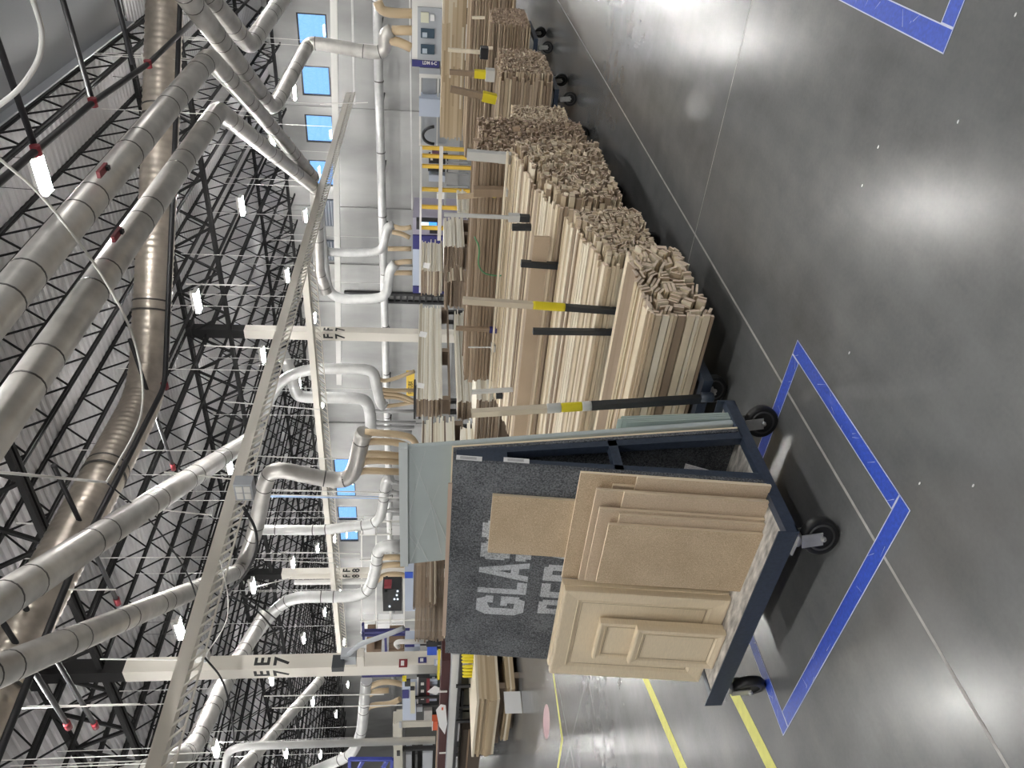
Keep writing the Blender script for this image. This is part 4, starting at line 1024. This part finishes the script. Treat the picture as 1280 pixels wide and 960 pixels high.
for i, (x0, y0, x1, y1, Y_) in enumerate([(70, 737, 145, 737, 8), (33, 883, 175, 880, 8), (125, 824, 225, 825, 9), (190, 636, 265, 644, 11), (205, 590, 300, 600, 12), (232, 355, 320, 357, 17), (255, 432, 345, 436, 19), (280, 502, 400, 512, 19), (318, 570, 420, 574, 19), (330, 612, 480, 616, 17), (328, 618, 520, 623, 17), (400, 130, 460, 128, 30), (330, 870, 480, 868, 10), (340, 885, 560, 880, 10), (330, 700, 420, 704, 19), (350, 690, 450, 692, 19), (20, 654, 95, 656, 10)]):
    o = MB().bar(P(x0, y0, Y=Y_), P(x1, y1, Y=Y_), .012+.0007*Y_, .012+.0007*Y_).build('hanger_rod', WHITE); tag(o, 'thin pale hanger rod dropping from the roof steel', 'rod', 'hanger rods and drop wires below the roof')
beam('thin blue vertical conduit by the far windows', P(330, 620, Y=20), P(478, 622, Y=20), .07, .07, mat('pale_blue', (.35, .5, .75), .4), 'conduit', 'conduit')
cable('green plastic strap trailing over the brown striped pile', D(5.98, (593, 296), (600, 310), (597, 330), (604, 342), (620, 345), (632, 344)), .007, mat('green_strap', (.10, .30, .14), .5))
t = thing('distant_frame', 'white distant shelving frame left of the window row', 'rack', P(500, 680, Y=24))
for yy in (652, 668, 700, 718, 776, 790): MB().bar(P(450, yy, Y=24), (P(450, yy, Y=24).x, 24, .05), .07, .07).build('upright', WHITE, t)
for xx in (452, 470, 488, 505): MB().bar(P(xx, 650, Y=24), P(xx, 792, Y=24), .07, .07).build('shelf_beam', WHITE, t)
for (x0, x1, y0, y1) in ((454, 469, 655, 666), (472, 487, 702, 716), (455, 469, 778, 788), (490, 504, 655, 667), (490, 504, 778, 789), (472, 487, 778, 788)): MB().box((P(x0, y1, Y=24).x, 23.9, P(x1, y0, Y=24).z), (P(x0, y0, Y=24).x, 24.5, P(x0, y0, Y=24).z)).build('bin', PAPER, t)
# junction boxes / flood light
t = thing('junction_box', 'grey junction box with louvred face on the long cable tray', 'box', P(306, 610, Y=10.8))
c = P(306, 610, Y=10.9); MB().cbox(c, (.42, .25, .34)).build('case', GREYP, t)
mb = MB()
for sx in (-1, 1):
    for sz in (-1, 1): mb.cbox(c+Vector((sx*.09, -.13, sz*.075)), (.15, .02, .12))
mb.build('face_panels', WHITE, t)
t = thing('white_box', 'small white sensor box on the front of column E7', 'box', P(253, 820, Y=9.3)); c = P(253, 820, Y=9.35); MB().cbox(c, (.2, .18, .26)).build('case', WHITE, t); MB().cbox(c+Vector((0, -.1, -.05)), (.1, .03, .08)).build('lens', GREYP, t)
t = thing('camera_bracket', 'grey bracketed floodlight with conduit on column E7', 'floodlight', P(430, 822, Y=9.3)); c = P(436, 820, Y=9.35)
MB().cbox(c, (.28, .22, .30)).build('case', GREYP, t); MB().cbox(P(423, 829, Y=9.2), (.14, .3, .24)).build('lamp_head', CHAR, t); MB().cbox(P(451, 823, Y=9.35), (.42, .2, .14)).build('bracket', COLW, t)
MB().tube(smooth(D(9.3, (436, 818), (450, 805), (480, 795), (505, 785)), .3, 5), .05, 8).build('conduit', GREYP, t)
t = thing('wall_unit_heater', 'white tubular lamp housing mounted along the distant white column', 'lamp', P(400, 725, Y=21.9)); MB().bar(P(368, 728, Y=21.9), P(470, 727, Y=21.9), .16, .16).build('housing', WHITE, t)

# ------------------------------------------------------------------ lower left work area (beyond the cart)
# dark red rack beam line
def wb(lab, name, cat, x0, x1, y0, y1, Y, D_, m, parts=()):
    a = P(x0, y0, Y=Y); b = P(x1, y1, Y=Y); c = P((x0+x1)/2, (y0+y1)/2, Y=Y)
    t = thing(name, lab, cat, (c.x, Y+D_/2, min(b.z, a.z)))
    MB().box((P((x0+x1)/2, y1, Y=Y).x, Y, P(x1, (y0+y1)/2, Y=Y).z), (P((x0+x1)/2, y0, Y=Y).x, Y+D_, P(x0, (y0+y1)/2, Y=Y).z)).build('body', m, t)
    zb_ = P(x1, (y0+y1)/2, Y=Y).z; xm = P((x0+x1)/2, (y0+y1)/2, Y=Y).x
    if zb_ > .3: MB().box((xm-.04, Y+D_*.4, 0), (xm+.04, Y+D_*.7, zb_)).build('stand', BLACK, t)
    for (q0, q1, r0, r1, dd, mm, nm) in parts:
        MB().box((P((q0+q1)/2, r1, Y=Y).x, Y-dd, P(q1, (r0+r1)/2, Y=Y).z), (P((q0+q1)/2, r0, Y=Y).x, Y+.01, P(q0, (r0+r1)/2, Y=Y).z)).build(nm, mm, t)
    return t
wb('dark red machine bed rail running to the bottom edge', 'bed_rail', 'rail', 549, 559, 826, 985, 8.0, .5, DRED, [(549, 559, 863, 864.5, .02, WHITE, 'joint_strip'), (549, 559, 940, 941, .02, WHITE, 'joint_strip'), (547, 550, 812, 848, .03, YTAPE, 'yellow_stripe')])
wb('silver roller conveyor strip below the dark red rail', 'roller_conveyor', 'conveyor', 560, 569, 818, 985, 7.9, .5, GREYP, [(561, 569, 818, 985, .02, WRAP, 'side_strip')])
t = wb('black shelf frame under the roller conveyor', 'shelf_frame', 'shelf', 570, 573, 818, 985, 7.8, .7, BLACK, [(570, 628, 855, 858, .02, BLACK, 'upright'), (570, 628, 899, 902, .02, BLACK, 'upright'), (602, 606, 858, 900, .02, BLACK, 'middle_rail')])
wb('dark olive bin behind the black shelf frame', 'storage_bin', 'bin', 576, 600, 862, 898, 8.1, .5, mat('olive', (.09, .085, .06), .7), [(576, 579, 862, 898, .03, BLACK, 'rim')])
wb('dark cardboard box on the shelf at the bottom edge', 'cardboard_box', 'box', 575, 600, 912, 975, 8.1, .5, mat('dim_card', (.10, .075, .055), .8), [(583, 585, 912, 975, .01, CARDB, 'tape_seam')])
for i, (xa, ya) in enumerate(((584, 819), (584, 823), (584, 827), (585, 833), (585, 837), (585, 841), (585, 845))):
    q = P(xa, ya, Y=7.7); t = MB().disc(q, (0, 0, 1), [(.001, -.11), (.026, -.11), (.03, -.09), (.026, .07), (.014, .10), (.001, .10)], 10).build('yellow_bottle', YTAPE); tag(t, 'yellow spool standing on the black shelf below the conveyor', 'spool', 'yellow spools beside the felt panel corner')
wb('pale blue electrical cabinet with dark control screen', 'control_cabinet', 'cabinet', 503, 546, 852, 900, 9.0, .06, BLUEGREY, [(506, 513, 849, 857, .02, BLACK, 'screen'), (503, 508, 845, 849, .05, YTAPE, 'yellow_top'), (503, 511, 862, 872, .02, NAVYP, 'navy_label')])
wb('black and red control pendant with rows of buttons', 'control_pendant', 'control panel', 521, 537, 847, 879, 8.9, .08, BLACK, [(533, 537, 848, 878, .01, RED, 'red_strip'), (521, 523, 847, 879, .01, PAPER, 'white_top'), (526, 530, 853, 856, .012, WHITE, 'button'), (526, 530, 862, 865, .012, WHITE, 'button'), (526, 530, 871, 874, .012, WHITE, 'button')])
wb('cream round posted actuator left of the pendant', 'actuator', 'machine part', 513, 519, 858, 892, 8.8, .1, mat('cream_part', (.62, .6, .48), .5), [(513, 518, 858, 862, .02, BLACK, 'cap')])
wb('teal speckled granite slab panel under the cabinets', 'speckled_panel', 'panel', 522, 551, 845, 868, 9.2, .04, mat('teal_speckle', (.17, .21, .21), .6, noise=.5, nscale=60), [(540, 544, 846, 851, .01, PAPER, 'label'), (537, 541, 852, 856, .01, PAPER, 'label')])
q = P(544, 863, Y=8.7); o = MB().box((-.13, -.002, -.11), (.13, .002, .11), Matrix.Translation(q) @ Matrix.Rotation(.6, 4, 'Y')).build('paper_sheet', PAPER); tag(o, 'white paper sheet hanging askew by the control pendant', 'paper')
wb('grey motor housing with bolts at the machine bed', 'motor_housing', 'motor', 520, 549, 882, 900, 8.9, .12, STEELD, [(521, 528, 881, 887, .05, GREYP, 'terminal_box'), (530, 540, 884, 896, .08, GALV, 'gearbox'), (541, 548, 890, 899, .1, BLACK, 'black_knob')])
wb('beige steel cross member of the machine frame', 'cross_member', 'machine part', 495, 549, 902, 909, 9.0, .3, mat('beige_steel', (.50, .48, .41), .5), [(499, 502, 902, 909, .02, GREYP, 'bolt_plate')])
wb('beige upright of the machine frame near the bottom edge', 'machine_upright', 'machine part', 492, 503, 905, 985, 9.2, .3, mat('beige_steel', (.5, .48, .41), .5), [(496, 500, 938, 944, .02, BLACK, 'slot')])
wb('tan cardboard panel standing on the red rail at the bottom edge', 'cardboard_sheet', 'cardboard', 545, 556, 915, 985, 8.6, .2, mat('tan_card', (.50, .36, .27), .8), [(545, 547, 915, 985, .01, CARDB, 'folded_edge')])
t = thing('paper_tag', 'white and orange tag curling over the red rail', 'tag', P(552, 900, Y=7.8)); q = [P(545, 888, Y=7.8), P(551, 881, Y=7.8), P(557, 882, Y=7.8), P(559, 905, Y=7.8), P(556, 918, Y=7.8), P(549, 908, Y=7.8)]
mb = MB(); f = [mb.bm.verts.new(p) for p in q]; b_ = [mb.bm.verts.new(p+Vector((0, .01, 0))) for p in q]; mb.bm.faces.new(f); mb.bm.faces.new(b_[::-1])
for i in range(6): mb.bm.faces.new((f[i], b_[i], b_[(i+1) % 6], f[(i+1) % 6]))
mb.build('white_face', PAPER, t); MB().cbox(P(553, 886, Y=7.78), (.08, .01, .03)).build('orange_patch', ORANGE, t)
wb('orange strip box beside the white tag', 'orange_box', 'box', 540, 547, 902, 913, 8.3, .15, ORANGE, [(540, 541, 902, 913, .01, PAPER, 'edge')])
wb('dark grey machine cavity with vertical rails near the bottom edge', 'grinding_machine', 'machine', 506, 549, 928, 985, 9.6, .8, mat('cavity', (.08, .08, .075), .6), [(508, 515, 928, 985, .3, GREYP, 'side_rail'), (519, 522, 928, 985, .3, STEELD, 'inner_rail'), (528, 540, 928, 985, .25, GREYP, 'back_plate')])
wb('blue plastic crate on the bench left of the brown stacks', 'blue_crate', 'crate', 534, 546, 808, 819, 9.0, .1, RBLUE, [(533, 547, 802, 808, .01, BLACK, 'dark_rim')])
wb('pale blue storage tub beside the blue crate', 'plastic_tub', 'tub', 506, 525, 808, 820, 10, .4, BLUEGREY, [(506, 518, 806, 808, .02, NAVYP, 'lid')])
t = thing('crane_hook_arm', 'white hooked pipe arm above the pale blue tub', 'pipe', P(515, 803, Y=9.8)); MB().tube(smooth(D(9.8, (498, 809), (494, 805), (497, 802), (535, 802)), .1, 5), .05, 10).build('arm', WHITE, t)
# navy steel rack with cardboard boxes behind column
t = thing('pallet_rack', 'navy pallet rack holding cardboard boxes behind column E7', 'rack', P(500, 800, Y=13))
for (x0, x1, y0, y1) in ((452, 512, 790, 793), (452, 512, 794, 796), (480, 483, 790, 822), (452, 455, 782, 800), (452, 505, 843, 847)):
    MB().box((P(x0, y1, Y=13).x, 13, P(x1, y0, Y=13).z), (P(x0, y0, Y=13).x, 13.1, P(x0, y0, Y=13).z)).build('rack_member', NAVYP, t)
for k, (x0, x1, y0, y1) in enumerate(((458, 468, 803, 812), (458, 476, 812, 820), (486, 504, 804, 811), (486, 505, 812, 820))):
    q = MB().box((P(x0, y1, Y=13.2).x, 13.2, P(x1, y0, Y=13.2).z), (P(x0, y0, Y=13.2).x, 13.8, P(x0, y0, Y=13.2).z)).build('cardboard_box', mat('box_brown', (.22, .15, .10), .8)); tag(q, 'brown cardboard box on the navy rack behind column E7', 'box', 'boxes on the navy rack')
t = thing('pallet_rack', 'royal blue truss rack at the bottom edge under the vertical pipe', 'rack', P(470, 955, Y=11))
for (a_, b_) in (((437, 949), (490, 949)), ((437, 949), (437, 985)), ((455, 949), (440, 975)), ((485, 949), (470, 975)), ((490, 949), (488, 985))):
    MB().bar(P(*a_, Y=11), P(*b_, Y=11), .09, .09).build('rack_member', mat('rack_blue', (.05, .07, .38), .5), t)
# dark computer shelves
t = thing('equipment_shelf', 'black equipment shelf with small lit indicators left of the wrapped glass', 'shelf', P(500, 745, Y=12.5))
for (x0, x1, y0, y1, m) in ((478, 502, 737, 764, BLACK), (481, 484, 736, 740, BLACK)):
    MB().box((P(x0, y1, Y=12.5).x, 12.5, P(x1, y0, Y=12.5).z), (P(x0, y0, Y=12.5).x, 12.9, P(x0, y0, Y=12.5).z)).build('case', m, t)
for (x, y) in ((497, 739), (493, 749), (497, 749), (496, 744), (487, 758)): MB().cbox(P(x, y, Y=12.48), (.04, .02, .04)).build('indicator', SCREEN, t)
MB().cbox(P(485, 730, Y=12.5), (.10, .2, .18)).build('red_handle', RED, t)
t = wb('pale blue machine column with navy top left of the wrapped glass', 'machine_column', 'machine', 506, 520, 715, 764, 12.4, .4, BLUEGREY, [(506, 516, 715, 722, .02, RBLUE, 'blue_top')])

# ------------------------------------------------------------------ camera, light, world
cam = bpy.data.cameras.new('camera'); co = bpy.data.objects.new('camera', cam); COL.objects.link(co)
cam.sensor_fit = 'HORIZONTAL'; cam.sensor_width = 36; cam.lens = F/1280*36; cam.clip_end = 300; cam.clip_start = .05
X_, Y_, Z_ = -UP, RT, -FW
co.matrix_world = Matrix(((X_.x, Y_.x, Z_.x, 0), (X_.y, Y_.y, Z_.y, 0), (X_.z, Y_.z, Z_.z, H), (0, 0, 0, 1)))
sc = bpy.context.scene; sc.camera = co
w = bpy.data.worlds.new('sky'); sc.world = w; w.use_nodes = True
bg = w.node_tree.nodes['Background']; bg.inputs[0].default_value = (.20, .40, .80, 1); bg.inputs[1].default_value = 1.3
sc.view_settings.view_transform = 'Standard'; sc.view_settings.look = 'None'; sc.view_settings.gamma = 1; sc.view_settings.use_curve_mapping = False
sc.view_settings.exposure = 0.62
sc.cycles.use_denoising = True
sc.cycles.max_bounces = 6; sc.cycles.diffuse_bounces = 4; sc.cycles.glossy_bounces = 3; sc.cycles.transmission_bounces = 4
sc.cycles.sample_clamp_indirect = 6
for o in bpy.data.objects:
    if '_o' in o: del o['_o']
